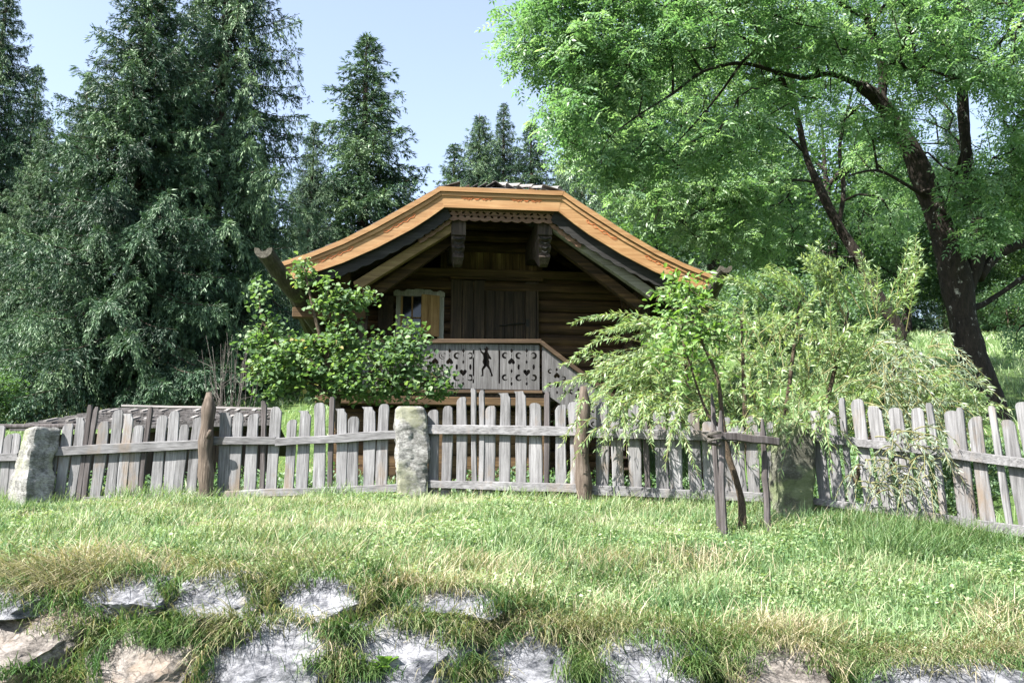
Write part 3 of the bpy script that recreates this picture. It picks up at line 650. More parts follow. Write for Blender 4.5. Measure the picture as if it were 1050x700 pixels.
# split logs lying as caps on the hips and ridge
def cap(a, b, nseg):
    a, b = Vector(a), Vector(b)
    for k in range(nseg):
        p, q = a.lerp(b, k/nseg), a.lerp(b, (k+1.12)/nseg if k < nseg-1 else 1); up = Vector((0,0,.02+.0))
        mb = MB(); d = (q-p).normalized(); sd_ = d.cross(Vector((0,0,1))).normalized(); u = sd_.cross(d); r0 = .055
        ring = lambda c, r: [c + sd_*math.cos(t)*r + u*math.sin(t)*r for t in np.linspace(-.1, 3.24, 8)]
        mb.loft([ring(p+up*.3+u*.01, r0*.88), ring(q+up+u*.02, r0*1.06)]); mb.build('ridge_cap', M['ridge'], roof, smooth=False)
cap((0,YG-.06+HIP,RIDGE+.02),(1.0,YG,TOP[0][1]+.04),5);  cap((0,YG+HIP-.1,RIDGE+.04),(0,YB,RIDGE+.04),12)
# bargeboards
def strip(name, up, lo, y0, y1, mat, parent=cabin, bevel=.004):
    mb = MB(); n = len(up)
    vs = [(x,y0,z) for x,z in up]+[(x,y0,z) for x,z in lo]+[(x,y1,z) for x,z in up]+[(x,y1,z) for x,z in lo]; fs=[]
    for i in range(n-1): fs += [(i,i+1,n+i+1,n+i),(2*n+i+1,2*n+i,3*n+i,3*n+i+1),(2*n+i,2*n+i+1,i+1,i),(n+i,n+i+1,3*n+i+1,3*n+i)]
    fs += [(0,n,3*n,2*n),(n-1,3*n-1,4*n-1,2*n-1)]
    mb.add(vs, fs); return mb.build(name, M[mat], parent, bevel=0)
def mixp(A, B, t): return [(a[0]+(b[0]-a[0])*t, a[1]+(b[1]-a[1])*t) for a, b in zip(A, B)]
def dens(P, m=5):
    out = []
    for i in range(len(P)-1):
        for k in range(m): out.append((P[i][0]+(P[i+1][0]-P[i][0])*k/m, P[i][1]+(P[i+1][1]-P[i][1])*k/m))
    return out + [P[-1]]
for s in (-1, 1):
    T_, B_ = mir(TOP, s), mir(BOT, s)
    bb = strip('bargeboard', T_, B_, YG-.055, YG-.005, 'orange')
    strip('moulding', mixp(T_,B_,-.04), mixp(T_,B_,.20), YG-.10, YG-.057, 'orange', bb)
    strip('moulding', mixp(T_,B_,.235), mixp(T_,B_,.40), YG-.075, YG-.057, 'orange', bb)
    strip('moulding', mixp(T_,B_,.93), mixp(T_,B_,1.04), YG-.075, YG-.057, 'orange', bb)
    L1 = mixp(T_, B_, 1.0); dn = dens(L1, 14); low = []
    for i, (x, z) in enumerate(dn): low.append((x - s*.12, z - .13 - .03*abs(math.sin(i*.55)) ))
    up_ = [(x - s*.04, z + .05) for x, z in dn]
    strip('scalloped_board', up_[:-8], low[:-8], YG+.02, YG+.045, 'darkboard')
    # incised scroll ornament
    for c_ in (2.2, 4.2):
        mb = MB()
        base = dens(mixp(T_, B_, .52), 10); i0 = int(c_*10); seg = base[i0-5:i0+7]
        mb.tube([(x, YG-.057, z + .028*math.sin(k*1.9)) for k,(x,z) in enumerate(seg)], .006, 5)
        mb.tube([(x, YG-.057, z - .02 + .02*math.cos(k*2.3)) for k,(x,z) in enumerate(seg)], .005, 5)
        mb.build('carved_scroll', M['carveline'], bb)
x1, zt, x2, zb = 1.05, TOP[0][1], .97, BOT[0][1]
bb = strip('bargeboard', [(-x1,zt),(x1,zt)], [(-x2,zb),(x2,zb)], YG-.058, YG-.008, 'orange')
q = lambda t: x1+(x2-x1)*t; zq = lambda t: zt+(zb-zt)*t
for t0, t1, yy in ((-.04,.20,.103),(.235,.40,.078),(.93,1.04,.078)): strip('moulding', [(-q(t0),zq(t0)),(q(t0),zq(t0))], [(-q(t1),zq(t1)),(q(t1),zq(t1))], YG-yy, YG-.06, 'orange', bb)
for c_ in (-.42, .42):
    mb = MB()
    for s2 in (0, 1): mb.tube([(c_-.26+.04*k, YG-.06, zq(.5)+ (.03*math.sin(k*1.7) if s2 else .022*math.cos(k*2.4))) for k in range(14)], .006, 5)
    mb.build('carved_scroll', M['carveline'], bb)

# boards with real cut-outs (2D curve fill)
def cut_board(name, outer, holes, y, thick, mat, parent):
    cu = bpy.data.curves.new('cut', 'CURVE'); cu.dimensions = '2D'; cu.fill_mode = 'BOTH'; cu.extrude = thick/2
    for poly in [outer] + holes:
        sp = cu.splines.new('POLY'); sp.points.add(len(poly)-1); sp.use_cyclic_u = True
        for pt_, (a, b) in zip(sp.points, poly): pt_.co = (a, b, 0, 1)
    ob = bpy.data.objects.new('cut', cu); COL.objects.link(ob)
    me = bpy.data.meshes.new_from_object(ob.evaluated_get(bpy.context.evaluated_depsgraph_get()))
    bpy.data.objects.remove(ob); me.name = name
    for v_ in me.vertices: a, b, c = v_.co; v_.co = (a, y + c, b)
    me.materials.clear(); me.materials.append(M[mat])
    o = bpy.data.objects.new(name, me); COL.objects.link(o); o.parent = parent; return o
def ell(cx, cz, rx, rz, n=10, rot=0): return [(cx+rx*math.cos(t)*math.cos(rot)-rz*math.sin(t)*math.sin(rot), cz+rx*math.cos(t)*math.sin(rot)+rz*math.sin(t)*math.cos(rot)) for t in np.linspace(0, 6.2832, n, endpoint=False)]
# lace board under the flat bargeboard
outer = [(-1.08, zb+.03), (1.08, zb+.03)]
for k in range(60, -1, -1):
    x = -1.08 + 2.16*k/60; outer.append((x, zb-.17-.03*abs(math.sin(k*math.pi/5))))
hs = []
for k in range(18):
    x = -.98 + 1.96*k/17; hs += [ell(x, zb-.045, .034, .018, 8, .5 if k%2 else -.5), ell(x+.02, zb-.115, .03, .02, 8, -.5 if k%2 else .5)]
cut_board('lace_board', outer, hs, YG+.06, .025, 'pinklace', cabin)
for s in (-1, 1):     # lace continues a little way down the rakes
    hs = []; T3 = dens([BOT[0], BOT[1], BOT[2]], 8); up_ = [(s*(x-.03), z+.03) for x, z in T3]; lo_ = [(s*(x-.14), z-.19-.03*abs(math.sin(i*.8))) for i,(x,z) in enumerate(T3)]
    for i in range(1, 15, 2):
        a, b = up_[i], lo_[i]; hs.append(ell(a[0]*.62+b[0]*.38, a[1]*.62+b[1]*.38, .03, .016, 8, -s*.6)); hs.append(ell(a[0]*.3+b[0]*.7, a[1]*.3+b[1]*.7, .026, .016, 8, s*.5))
    cut_board('lace_board', up_ + lo_[::-1], hs, YG+.0-.001+.075*0-.0 if False else YG+.1, .02, 'pinklace', cabin)
# rafters and roof underside boards
RX = .10
for s in (-1, 1):
    mb = MB()
    P_ = [(x, z-.12) for x, z in TOP]
    for (a, b) in zip(P_[:-1], P_[1:]):
        y = YG+.05
        while y < YB-.1:
            w_ = random.uniform(.16,.24); dz = random.uniform(-.006,.006)
            mb.add([(s*a[0],y,a[1]+dz),(s*b[0],y,b[1]+dz),(s*b[0],y+w_-.01,b[1]+dz),(s*a[0],y+w_-.01,a[1]+dz),(s*a[0],y,a[1]+dz+.03),(s*b[0],y,b[1]+dz+.03),(s*b[0],y+w_-.01,b[1]+dz+.03),(s*a[0],y+w_-.01,a[1]+dz+.03)],
                   [(3,2,1,0),(4,5,6,7),(0,1,5,4),(1,2,6,5),(2,3,7,6),(3,0,4,7)]); y += w_
    mb.build('soffit', M['plank'], roof)
    for yy in (YG+.35, YG+1.15, .6, 1.6, 2.6, 3.6, 4.6, 5.6):
        mb = MB(); mb.beam((s*.5,yy,Z(6.15)),(s*3.2,yy,Z(4.55)),.11,.14, seg=3, jit=.004); mb.build('rafter', M['logs'], roof)
# flying rafters close behind the bargeboard
for s, mt in ((-1,'tan'),(1,'greybeam')):
    xa, za = hl(*((466,232) if s < 0 else (564,230)), YG+.22); xb, zb2 = hl(*((365,294) if s < 0 else (668,302)), YG+.22)
    mb = MB(); mb.beam((xa,YG+.22,za),(xb,YG+.22,zb2),.14,.165, seg=6, jit=.004); mb.build('brace', M[mt], cabin, bevel=.008)
    mb = MB(); mb.beam((xa,YG+.55,za-.12),(xb-s*.1,YG+.55,zb2-.16),.14,.16, seg=4, jit=.004); mb.build('rafter', M['logs'], roof)
# purlins with carved consoles
for px in (470.5, 559):
    xa, za = hl(px, 225, YG+.12); _, zb3 = hl(px, 241, YG+.12); _, zc = hl(px, 268, YG+.12)
    mb = MB(); mb.box(xa-.125, xa+.125, YG+.12, 5.9, zb3, za+.06); pu = mb.build('purlin', M['conswood'], cabin, bevel=.01)
    out = [(YG+.16,zb3),(YG+.14,zb3-.07),(YG+.22,zb3-.12),(YG+.17,zb3-.2),(YG+.24,zb3-.28),(YG+.20,zb3-.36),(YG+.30,zc),(YG+.42,zc-.02),(YG+.9,zb3-.2),(YG+1.6,zb3)]
    mb = MB(); n = len(out); wf = [.12,.118,.10,.112,.092,.10,.07,.07,.10,.12]
    mb.add([(xa-w_, y, z) for (y,z), w_ in zip(out, wf)] + [(xa+w_, y, z) for (y,z), w_ in zip(out, wf)], [tuple(range(n)), tuple(range(2*n-1, n-1, -1))] + [(i,(i+1)%n,(i+1)%n+n,i+n) for i in range(n)])
    mb.build('console', M['conswood'], pu, bevel=.006)
    mb = MB()
    for k in range(4): mb.tube([(xa-.09+.012*k, YG+.135+.016*k, zb3-.04-.075*k), (xa, YG+.115+.018*k, zb3-.075-.075*k), (xa+.09-.012*k, YG+.135+.016*k, zb3-.04-.075*k)], .013, 5)
    mb.build('console_carving', M['darkboard'], pu)
for s in (-1, 1):     # eave purlins
    mb = MB(); mb.box(s*2.62-.11, s*2.62+.11, YG+.35, 5.9, Z(4.42), Z(4.62)); mb.build('purlin', M['logsy'], cabin, bevel=.01)

# log walls
def log_course(mb, a, b, r, nrm, seg=16):
    a, b, nrm = Vector(a), Vector(b), Vector(nrm); rings = []; ph = random.uniform(0, 9)
    for i in range(seg+1):
        t = i/seg; c = a.lerp(b, t) + nrm*.012*math.sin(ph+t*9) + Vector((0,0,.006*math.sin(ph*2+t*13))); ring = []
        for (o_, u) in ((-.10,-1),(.045,-.97),(.085,-.62),(.10,0),(.085,.62),(.045,.97),(-.10,1)): ring.append(c + nrm*(o_+.006*noise.noise(Vector((t*20,u,ph)))) + Vector((0,0,u*r*.99)))
        rings.append(ring)
    mb.loft(rings)
WX = 2.55; base = -.35; eave = Z(4.55)
mb = MB(); z = base; 
while z < Z(6.3):
    h_ = random.uniform(.19,.24); zc = z + h_/2
    if zc < Z(4.35): xw = WX + .22
    else: xw = np.interp(zc+h_/2, [b_[1] for b_ in [(p[0], p[1]-.15) for p in TOP][::-1]] , [p[0] for p in TOP][::-1]); xw = min(WX, xw)
    if not (Z(5.12) < zc < Z(5.45)): log_course(mb, (-xw,0,zc), (xw,0,zc), h_/2, (0,-1,0))
    z += h_
mb.build('log_wall', M['logs'], cabin)
# vertical mottled boards in the peak
mb = MB(); x = -.95
while x < .95:
    w_ = random.uniform(.10,.17); mb.box(x, x+w_-.006, -.02, .02+random.uniform(0,.015), Z(5.0), Z(5.62)); x += w_
mb.build('gable_boards', M['gableplank'], cabin)
for s in (-1, 1):
    mb = MB(); z = base
    while z < Z(4.5):
        h_ = random.uniform(.19,.24); log_course(mb, (s*WX,-.25,z+h_/2), (s*WX,5.4,z+h_/2), h_/2, (s,0,0)); z += h_
    mb.build('log_wall', M['logsy'], cabin)
mb = MB(); z = base
while z < Z(6.3):
    h_ = .22; xw = WX if z < Z(4.4) else max(.3, np.interp(z+.11, [p[1]-.15 for p in TOP][::-1], [p[0] for p in TOP][::-1])); xw=min(xw,WX); log_course(mb, (-xw,5.2,z+h_/2), (xw,5.2,z+h_/2), h_/2, (0,1,0)); z += h_
mb.build('log_wall', M['logs'], cabin)
# ledger beams across the gable
for zr, pr, mt in ((5.06,.19,'tan'),(4.82,.15,'logs')):
    mb = MB(); mb.beam((-1.95 if zr>5 else -2.3,-pr,Z(zr)),(1.95 if zr>5 else 2.3,-pr,Z(zr)),.10,.15, seg=12, jit=.004); mb.build('beam', M['basewood' if mt=='tan' else 'logs'], cabin, bevel=.01)

# door
YF = -.11
dx0, dz1 = hl(467, 288, YF); dx1, _ = hl(551, 288, YF); dz0 = Z(2.7)
door = None
xa, _ = hl(498,300,YF); xb, _ = hl(538,300,YF)
mb = MB(); mb.box(xa, xb, -.16, -.115, dz0, dz1-.06)
k = xa
while k < xb-.02: mb.box(k+.006, min(k+.17, xb)-.004, -.175, -.161, dz0+.02, dz1-.08); k += .172
door = mb.build('door', M['plank'], cabin, bevel=.004)
mb = MB(); h0x, h0z = hl(512,334,-.2); h1x, h1z = hl(541,331,-.2)
mb.tube([(h0x,-.2,h0z),((h0x+h1x)/2,-.21,(h0z+h1z)/2+.006),(h1x,-.2,h1z)], .011, 6); mb.box(h1x-.03,h1x+.03,-.205,-.176,h1z-.07,h1z+.06); mb.build('handle', M['iron'], door)
for (a, b) in ((462,498),(538,552)):
    u0, _ = hl(a,300,YF); u1, _ = hl(b,300,YF); mb = MB(); k = u0
    while k < u1-.02: k2 = min(k+.21, u1); mb.box(k+.004, k2-.004, -.20, -.118, dz0, dz1+random.uniform(-.01,.01)); k = k2
    mb.build('door_frame', M['plank'], door, bevel=.006)
mb = MB(); mb.box(dx0-.1, dx1+.1, -.215, -.118, dz1+.012, dz1+.16); mb.build('door_frame', M['logs'], door, bevel=.01)
# window with shutters
wx0, wz1 = hl(411, 307, YF); wx1, wz0 = hl(434, 345, YF)
wn = MB(); t = .085
wn.box(wx0-t, wx0, -.15, -.105, wz0-.05, wz1+.06); fx1, _ = hl(449,307,YF); fx2, ftop = hl(456,303,YF)
wn.box(wx0-t-.05, fx2, -.165, -.106, wz1+.0605, wz1+.14)
wn.box(fx1, fx2-.01, -.15, -.105, wz0-.05, wz1+.06)
wn.box(wx0-t, fx2, -.17, -.106, wz0-.12, wz0-.052)
n_ = 15; crown = [(wx0-t-.03, wz1+.1405)] + [(wx0-t-.03 + (fx2-wx0+t)*i/n_, wz1+.16+.055*math.exp(-((i/n_-.5)/.2)**2)+.02*math.sin(i*1.9)) for i in range(n_+1)] + [(fx2, wz1+.1405)]
wn.prism(crown, -.15, -.12)
window = wn.build('window', M['framewood'], cabin, bevel=.004)
mb = MB(); mb.box(wx0, fx1, -.118, -.108, wz0-.05, wz1+.06); mb.build('pane', M['darkglass'], window)
mb = MB(); mx = (wx0+wx1)/2; mb.box(wx0, wx0+.04, -.14, -.12, wz0-.05, wz1+.06); mb.box(mx-.015, mx+.015, -.138, -.12, wz0-.05, wz1+.06); mb.box(wx0+.041, fx1, -.136, -.12, (wz0+wz1)/2-.012, (wz0+wz1)/2+.012); mb.build('sash', M['shutter'], window)
mb = MB(); s0, _ = hl(434,305,-.35); s1, _ = hl(449,305,-.2)
mb.beam(((s0+s1)/2,-.30,wz0-.03),((s0+s1)/2,-.30,wz1+.05),.34,.03, up=(.28,-1,0)); sh = mb.build('shutter', M['shutter'], window, bevel=.004); sh['label'] = 'light brown plank shutter standing open'
s2, _ = hl(388,305,-.2); s3, _ = hl(404,305,-.2); mb = MB(); k = s2
while k < s3-.01: mb.box(k, k+(s3-s2)/3-.006, -.20, -.17, wz0-.03, wz1+.04); k += (s3-s2)/3
mb.box(s2+.01, s3-.02, -.215, -.201, wz0+.1, wz0+.16); mb.box(s2+.01, s3-.02, -.215, -.201, wz1-.12, wz1-.06)
mb.build('shutter', M['plank'], window)

# balcony
YR = -1.45
balc = MB(); bx0, fz = hl(330, 403, YR); bx1, _ = hl(556, 403, YR); sx1, sz1 = hl(625, 412, YR); bz1 = hl(500, 351.5, YR)[1]
k = YR
while k < -.1: balc.box(bx0, bx1+.05, k+.004, min(k+.2,-.1)-.004, fz-.02, fz+.03); k += .2
balcony = balc.build('balcony', M['plank'], cabin)
mb = MB(); mb.beam((bx0-.1,YR+.02,fz-.10),(bx1+.05,YR+.02,fz-.10),.14,.14, seg=8, jit=.003); mb.build('beam', M['basewood'], balcony, bevel=.01)
def heart(cx, cz, s_, inv=1):
    return [(cx + s_*.062*math.sin(t)**3*16/16, cz + inv*s_*.0042*(13*math.cos(t)-5*math.cos(2*t)-2*math.cos(3*t)-math.cos(4*t))) for t in np.linspace(0, 6.2832, 18, endpoint=False)]
def diamond(cx, cz, w_, h_): return [(cx,cz+h_),(cx+w_,cz),(cx,cz-h_),(cx-w_,cz)]
def scroll(cx, cz, r, d, e):
    """C-shaped crescent opening toward d (+1 right, -1 left), e up/down"""
    o_ = [(cx + r*math.cos(a), cz + r*math.sin(a)) for a in np.linspace(.5, 5.2, 14)]
    i_ = [(cx + .22*r + .55*r*math.cos(a), cz + .10*r + .55*r*math.sin(a)) for a in np.linspace(4.9, .8, 10)]
    P = o_ + i_; return [(cx + d*(x-cx), cz + e*(z-cz)) for x, z in P]
def zpx(py, px=500): return hl(px, py, YR)[1]
def motif(px, inv):
    x, _ = hl(px, 375, YR); zt_ = zpx(359, px); H_ = zt_ - zpx(394, px); hs = []
    hs.append(diamond(x, zt_-.005, .028, .045)); hs.append([(x-.007,zt_-.06),(x+.007,zt_-.06),(x+.007,zt_-.13),(x-.007,zt_-.13)])
    hs.append(heart(x, zt_-H_*.36, 1.0, -1)); hs.append(heart(x, zt_-H_*.62, 1.0, 1))
    hs.append([(x-.007,zt_-H_*.78),(x+.007,zt_-H_*.78),(x+.007,zt_-H_*.9),(x-.007,zt_-H_*.9)]); hs.append(diamond(x, zt_-H_*.99, .025, .04))
    for d in (-1, 1):
        hs.append(scroll(x+d*.125, zt_-.105, .078, -d, 1)); hs.append(scroll(x+d*.125, zt_-H_+.10, .078, -d, -1)); hs.append(diamond(x+d*.13, zt_-H_*.5, .022, .045)); hs.append(ell(x+d*.075, zt_-H_*.5, .016, .03, 8))
    return hs
px0_, px1_ = hl(372,375,YR)[0], hl(553,375,YR)[0]
hs = []
for grp in ((388, 402.5, 417, 431.5, 446), (461, 475), (524.5, 540)):
    for gi, p_ in enumerate(grp):
        x, _ = hl(p_, 375, YR); zt_ = zpx(358.5, p_); H_ = zt_ - zpx(394, p_); iv = 1 if gi % 2 else -1
        hs += [diamond(x, zt_-.02, .026, .042), heart(x, zt_-H_*(.34 if iv < 0 else .66), 1.0, iv), diamond(x, zt_-H_*(.62 if iv < 0 else .36), .02, .04), diamond(x, zt_-H_+.01, .022, .038)]
        hs.append([(x-.006,zt_-.075),(x+.006,zt_-.075),(x+.006,zt_-.125),(x-.006,zt_-.125)])
        hs.append([(x-.006,zt_-H_+.115),(x+.006,zt_-H_+.115),(x+.006,zt_-H_+.06),(x-.006,zt_-H_+.06)])
        for zz, ev in ((zt_-.105, 1), (zt_-H_+.115, -1)):
            hs.append(scroll(x+.121, zz, .058, 1 if gi % 2 == 0 else -1, ev))
            if gi == 0: hs.append(scroll(x-.113, zz, .055, 1, ev))
        hs.append(ell(x+.121, zt_-H_*.5, .022, .05, 8))
hs_extra_x = hl(549.5,375,YR)[0]
for p_ in (485.5, 512):
    x, _ = hl(p_, 375, YR); hs.append([(x-.014, zpx(359)),(x+.014, zpx(359)),(x+.014, zpx(393)),(x-.014, zpx(393))])
# cut-out silhouette of a walking man with a hat, one arm raised
fig = [(-.02,.30),(-.055,.29),(-.06,.272),(-.035,.265),(-.04,.225),(-.055,.20),(-.10,.235),(-.125,.30),(-.145,.30),(-.125,.215),(-.075,.155),(-.065,.09),(-.085,.02),(-.06,-.05),(-.105,-.13),(-.09,-.24),(-.125,-.27),(-.06,-.27),(-.06,-.14),(-.005,-.07),(.05,-.14),(.085,-.24),(.075,-.275),(.14,-.26),(.115,-.22),(.085,-.12),(.05,-.04),(.055,.03),(.045,.08),(.09,.07),(.10,.095),(.06,.15),(.03,.205),(.02,.225),(.025,.265),(.055,.28),(.04,.29),(.02,.305),(.005,.335),(-.01,.335)]
fx_, fzz = hl(499, 372, YR); fig = [(fx_+x*.85, fzz+z*.85+.0) for x, z in fig]; hs.append(fig)
rail_o = empty('tmp', (0,0,0), None, None); bpy.data.objects.remove(rail_o)
pt_, pb_ = zpx(353.0), zpx(399)
cut_board('balustrade_panel', [(px0_,pb_),(px1_,pb_),(px1_,pt_),(px0_,pt_)], hs, YR, .03, 'carved', balcony)
# stair part of the balustrade
q0 = hl(556,353,YR); q1 = hl(556,401,YR); r0_ = hl(600,386,YR); r1_ = hl(600,432,YR); e0 = hl(640,418,YR); e1 = hl(640,462,YR)
hs = []
for px_, py_ in ((571,388),(593,409),(615,428)):
    x, z_ = hl(px_, py_, YR); hs += [heart(x, z_-.10, 1.0, 1), diamond(x, z_+.15, .02, .04), diamond(x, z_-.24, .02, .035), heart(x, z_+.05, .9, -1)]
    for d in (-1, 1): hs.append(scroll(x+d*.115, z_+.06-d*.06, .042, -d, 1)); hs.append(scroll(x+d*.115, z_-.17-d*.06, .042, -d, -1))
cut_board('stair_panel', [q1, e1, e0, q0], hs, YR, .03, 'carved', balcony)
# hand rails
mb = MB(); c0 = hl(366,350,YR); c1 = hl(555,350.5,YR); mb.beam((c0[0],YR,c0[1]),(c1[0],YR,c1[1]),.13,.075, seg=6, jit=.002); mb.build('handrail', M['railcap'], balcony, bevel=.008)
mb = MB(); c1 = hl(554,351,YR-.01); c2 = hl(641,417,YR); mb.beam((c1[0],YR-.005,c1[1]),(c2[0],YR-.005,c2[1]),.12,.075, seg=6, jit=.002); mb.build('handrail', M['railcap'], balcony, bevel=.008)
mb = MB(); c0 = hl(366,401,YR-.02); c1 = hl(556,402,YR-.02); mb.beam((c0[0],YR-.03,c0[1]),(c1[0],YR-.03,c1[1]),.05,.05, seg=6, jit=.002); mb.build('rail', M['railcap'], balcony, bevel=.006)
# valance under the balcony
vz = hl(500,408,YR)[1]; outer = [(px0_-.6, vz+.02),(px1_+.1, vz+.02)] + [(px1_+.1-(px1_+.7-px0_)*k/70, vz-.10-.035*abs(math.sin(k*math.pi/4))) for k in range(71)]
cut_board('valance', outer, [ell(px0_-.5+.17*k, vz-.045, .02, .025, 8) for k in range(int((px1_-px0_+.5)/.17))], YR+.11, .02, 'carved', balcony)
# stairs behind the panel
mb = MB(); 
for k in range(7):
    x = q1[0]+.02+k*.23; zz = fz - .05 - k*.19; mb.box(x, x+.28, YR+.04, YR+.95, zz-.02, zz+.02)
mb.build('stair_treads', M['plank'], balcony)
# posts carrying the balcony and lower plank wall
for px_ in (378, 452, 556):
    x, _ = hl(px_, 420, YR+.1); mb = MB(); mb.box(x-.07, x+.07, YR+.13, YR+.27, -.4, fz-.18); mb.build('post', M['basewood'], balcony, bevel=.01)
mb = MB(); z = -.35; zt2 = fz-.20
while z < zt2-.05:
    h_ = random.uniform(.15,.2); mb.box(bx0+.2, bx1-.15, YR+.29, YR+.35+random.uniform(0,.012), z, min(z+h_,zt2)-.008); z += h_
mb.build('plank_wall', M['basewood'], cabin, bevel=.005)
# corner post and strut at the left gallery, gallery rail
x, z_ = hl(345, 322, -1.2); x2, _ = hl(300, 322, -1.2)
mb = MB(); mb.beam((x2,-1.2,z_),(x+.5,-1.2,z_),.16,.17, seg=3, jit=.003); mb.build('beam', M['basewood'], cabin, bevel=.01)
mb = MB(); mb.beam((x2,-.6,z_+.35),(x+.5,-.6,z_+.35),.16,.17, seg=3, jit=.003); mb.build('beam', M['basewood'], cabin, bevel=.01)
for px_ in (372, 662):
    x, _ = hl(px_, 330, YR+.3); mb = MB(); mb.box(x-.08, x+.08, YR+.3, YR+.46, -.4 if px_ < 400 else Z(2.0), Z(4.5)); mb.build('post', M['plank'], cabin, bevel=.01)
mb = MB(); mb.box(-WX-.05, WX+.05, -.03, 5.3, -1.6, -.36); mb.build('plinth', M['stonepost'], cabin)
# hollowed log gutters under the eaves
def gutter(pa, Ya, pb, Yb, r, label):
    a, b = at(*pa, Ya), at(*pb, Yb); d = (b-a); b = a + d*1.9
    a, b = [Rm @ (p - hroot) for p in (a, b)]; d = (b-a).normalized(); s_ = d.cross(Vector((0,0,1))).normalized(); u = s_.cross(d); rings = []
    for i in range(13):
        c = a.lerp(b, i/12) + Vector((random.uniform(-.01,.01),0,random.uniform(-.01,.01))); R_ = r*(1+random.uniform(-.06,.06))
        o_ = [c + s_*math.cos(t)*R_ + u*math.sin(t)*R_ for t in np.linspace(math.pi*.92, math.pi*2.08, 11)]
        n_ = [c + s_*math.cos(t)*R_*.42 + u*(math.sin(t)*R_*.30+.012) for t in np.linspace(math.pi*2.02, math.pi*.98, 9)]
        rings.append(o_ + n_)
    mb = MB(); mb.loft(rings); o = mb.build('gutter', M['gutter'], cabin, smooth=False); o['label'] = label
gutter((270,256), 13.9, (321,328), 17.6, .135, 'mossy hollowed log gutter jutting out from the left eave')
gutter((744,274), 15.3, (722,315), 17.1, .105, 'hollowed log gutter end showing beyond the right eave')

# ---------------------------------------------------------------- low shed roof at the left
p = at(150, 436, 13.2); g_ = gz(p.x, p.y)
shed = empty('low_shed', (p.x, p.y, g_), 'low shed with a dark shingle roof and pale battens behind the left fence span', 'shed')
E0, E1 = at(10, 438, 12.9), at(280, 432, 13.3); T0, T1 = at(125, 418, 15.2), at(280, 421, 15.2); L0 = at(12, 428, 14.6)
mb = MB()
def slab(mb, P, th=.05): n=len(P); mb.add([tuple(p_) for p_ in P]+[(p_[0],p_[1],p_[2]-th) for p_ in P], [tuple(range(n)), tuple(range(2*n-1,n-1,-1))]+[(i,(i+1)%n,(i+1)%n+n,i+n) for i in range(n)])
slab(mb, [E0, E1, T1, T0]); mb.add([tuple(T0),tuple(T1),(T1.x,T1.y+1.6,T1.z-.55),(T0.x,T0.y+1.6,T0.z-.55)],[(0,1,2,3)])
sroof = mb.build('roof', M['shingle'], shed, loc=shed.location)
def sp(s, t): a = E0.lerp(E1, s); b = T0.lerp(T1, s); return a.lerp(b, t)
mb = MB()
for r_ in range(9):
    x = 0.0
    while x < 1:
        w_ = random.uniform(.022,.04); a, b = sp(x, r_/9), sp(x, (r_+1.25)/9 if r_ < 8 else 1.0); c, d = sp(min(x+w_-.002,1), (r_+1.25)/9 if r_ < 8 else 1.0), sp(min(x+w_-.002,1), r_/9)
        e_ = random.uniform(.02,.035); mb.add([a+Vector((0,0,e_)),d+Vector((0,0,e_)),c+Vector((0,0,.004)),b+Vector((0,0,.004)),a+Vector((0,0,.002)),d+Vector((0,0,.002))],[(0,1,2,3),(0,4,5,1)]); x += w_
mb.build('shingles', M['shingle'], sroof, loc=shed.location)
mb = MB()
for s0_ in np.linspace(.1, .98, 12):
    for (ta, tb) in ((0.05,.14),(.55,.64)):
        j = random.uniform(-.02,.02); mb = MB(); mb.beam(sp(s0_+j, ta)+Vector((0,0,.06)), sp(s0_+j+.008, tb)+Vector((0,0,.07)), .05, .025); mb.build('batten', M['ridge'], sroof, loc=shed.location)
mb = MB(); mb.beam(T0+Vector((0,0,.03)), T1+Vector((0,0,.03)), .08, .03, seg=6, jit=.006)
mb.build('batten', M['ridge'], sroof, loc=shed.location)
mb = MB()
for (a, b) in ((E0, E1),):
    a2, b2 = a+Vector((.15,.35,-.06)), b+Vector((-.1,.35,-.06)); k = 0
    n_ = 34
    for i in range(n_):
        u, v_ = a2.lerp(b2, i/n_), a2.lerp(b2, (i+.94)/n_); zb_ = gz(u.x, u.y)-.1
        mb.add([(u.x,u.y,zb_),(v_.x,v_.y,zb_),(v_.x,v_.y,v_.z),(u.x,u.y,u.z),(u.x,u.y+.03,zb_),(v_.x,v_.y+.03,zb_),(v_.x,v_.y+.03,v_.z),(u.x,u.y+.03,u.z)],[(0,1,2,3),(7,6,5,4),(0,3,7,4),(1,5,6,2)])
mb.build('wall', M['plank'], shed, loc=shed.location)
# thin horizontal pole left of the shed
a, b = at(-40, 437, 12.2), at(98, 437, 12.2)
mb = MB(); mb.tube([a.lerp(b, i/5) for i in range(6)], .03, 7, .06); zc = (gz(a.x,a.y)); mb.tube([(b.x-.1,b.y,gz(b.x,b.y)-.1),(b.x-.1,b.y,b.z)], .03, 6)
mb.tube([(a.x+.1,a.y,gz(a.x,a.y)-.1),(a.x+.1,a.y,a.z)], .03, 6)
o = mb.build('pole_rail', M['stickdark'], None, loc=tuple(b)); o.location = b; tag(o, 'thin horizontal wooden pole rail in front of the low shed roof at the left edge', 'rail')
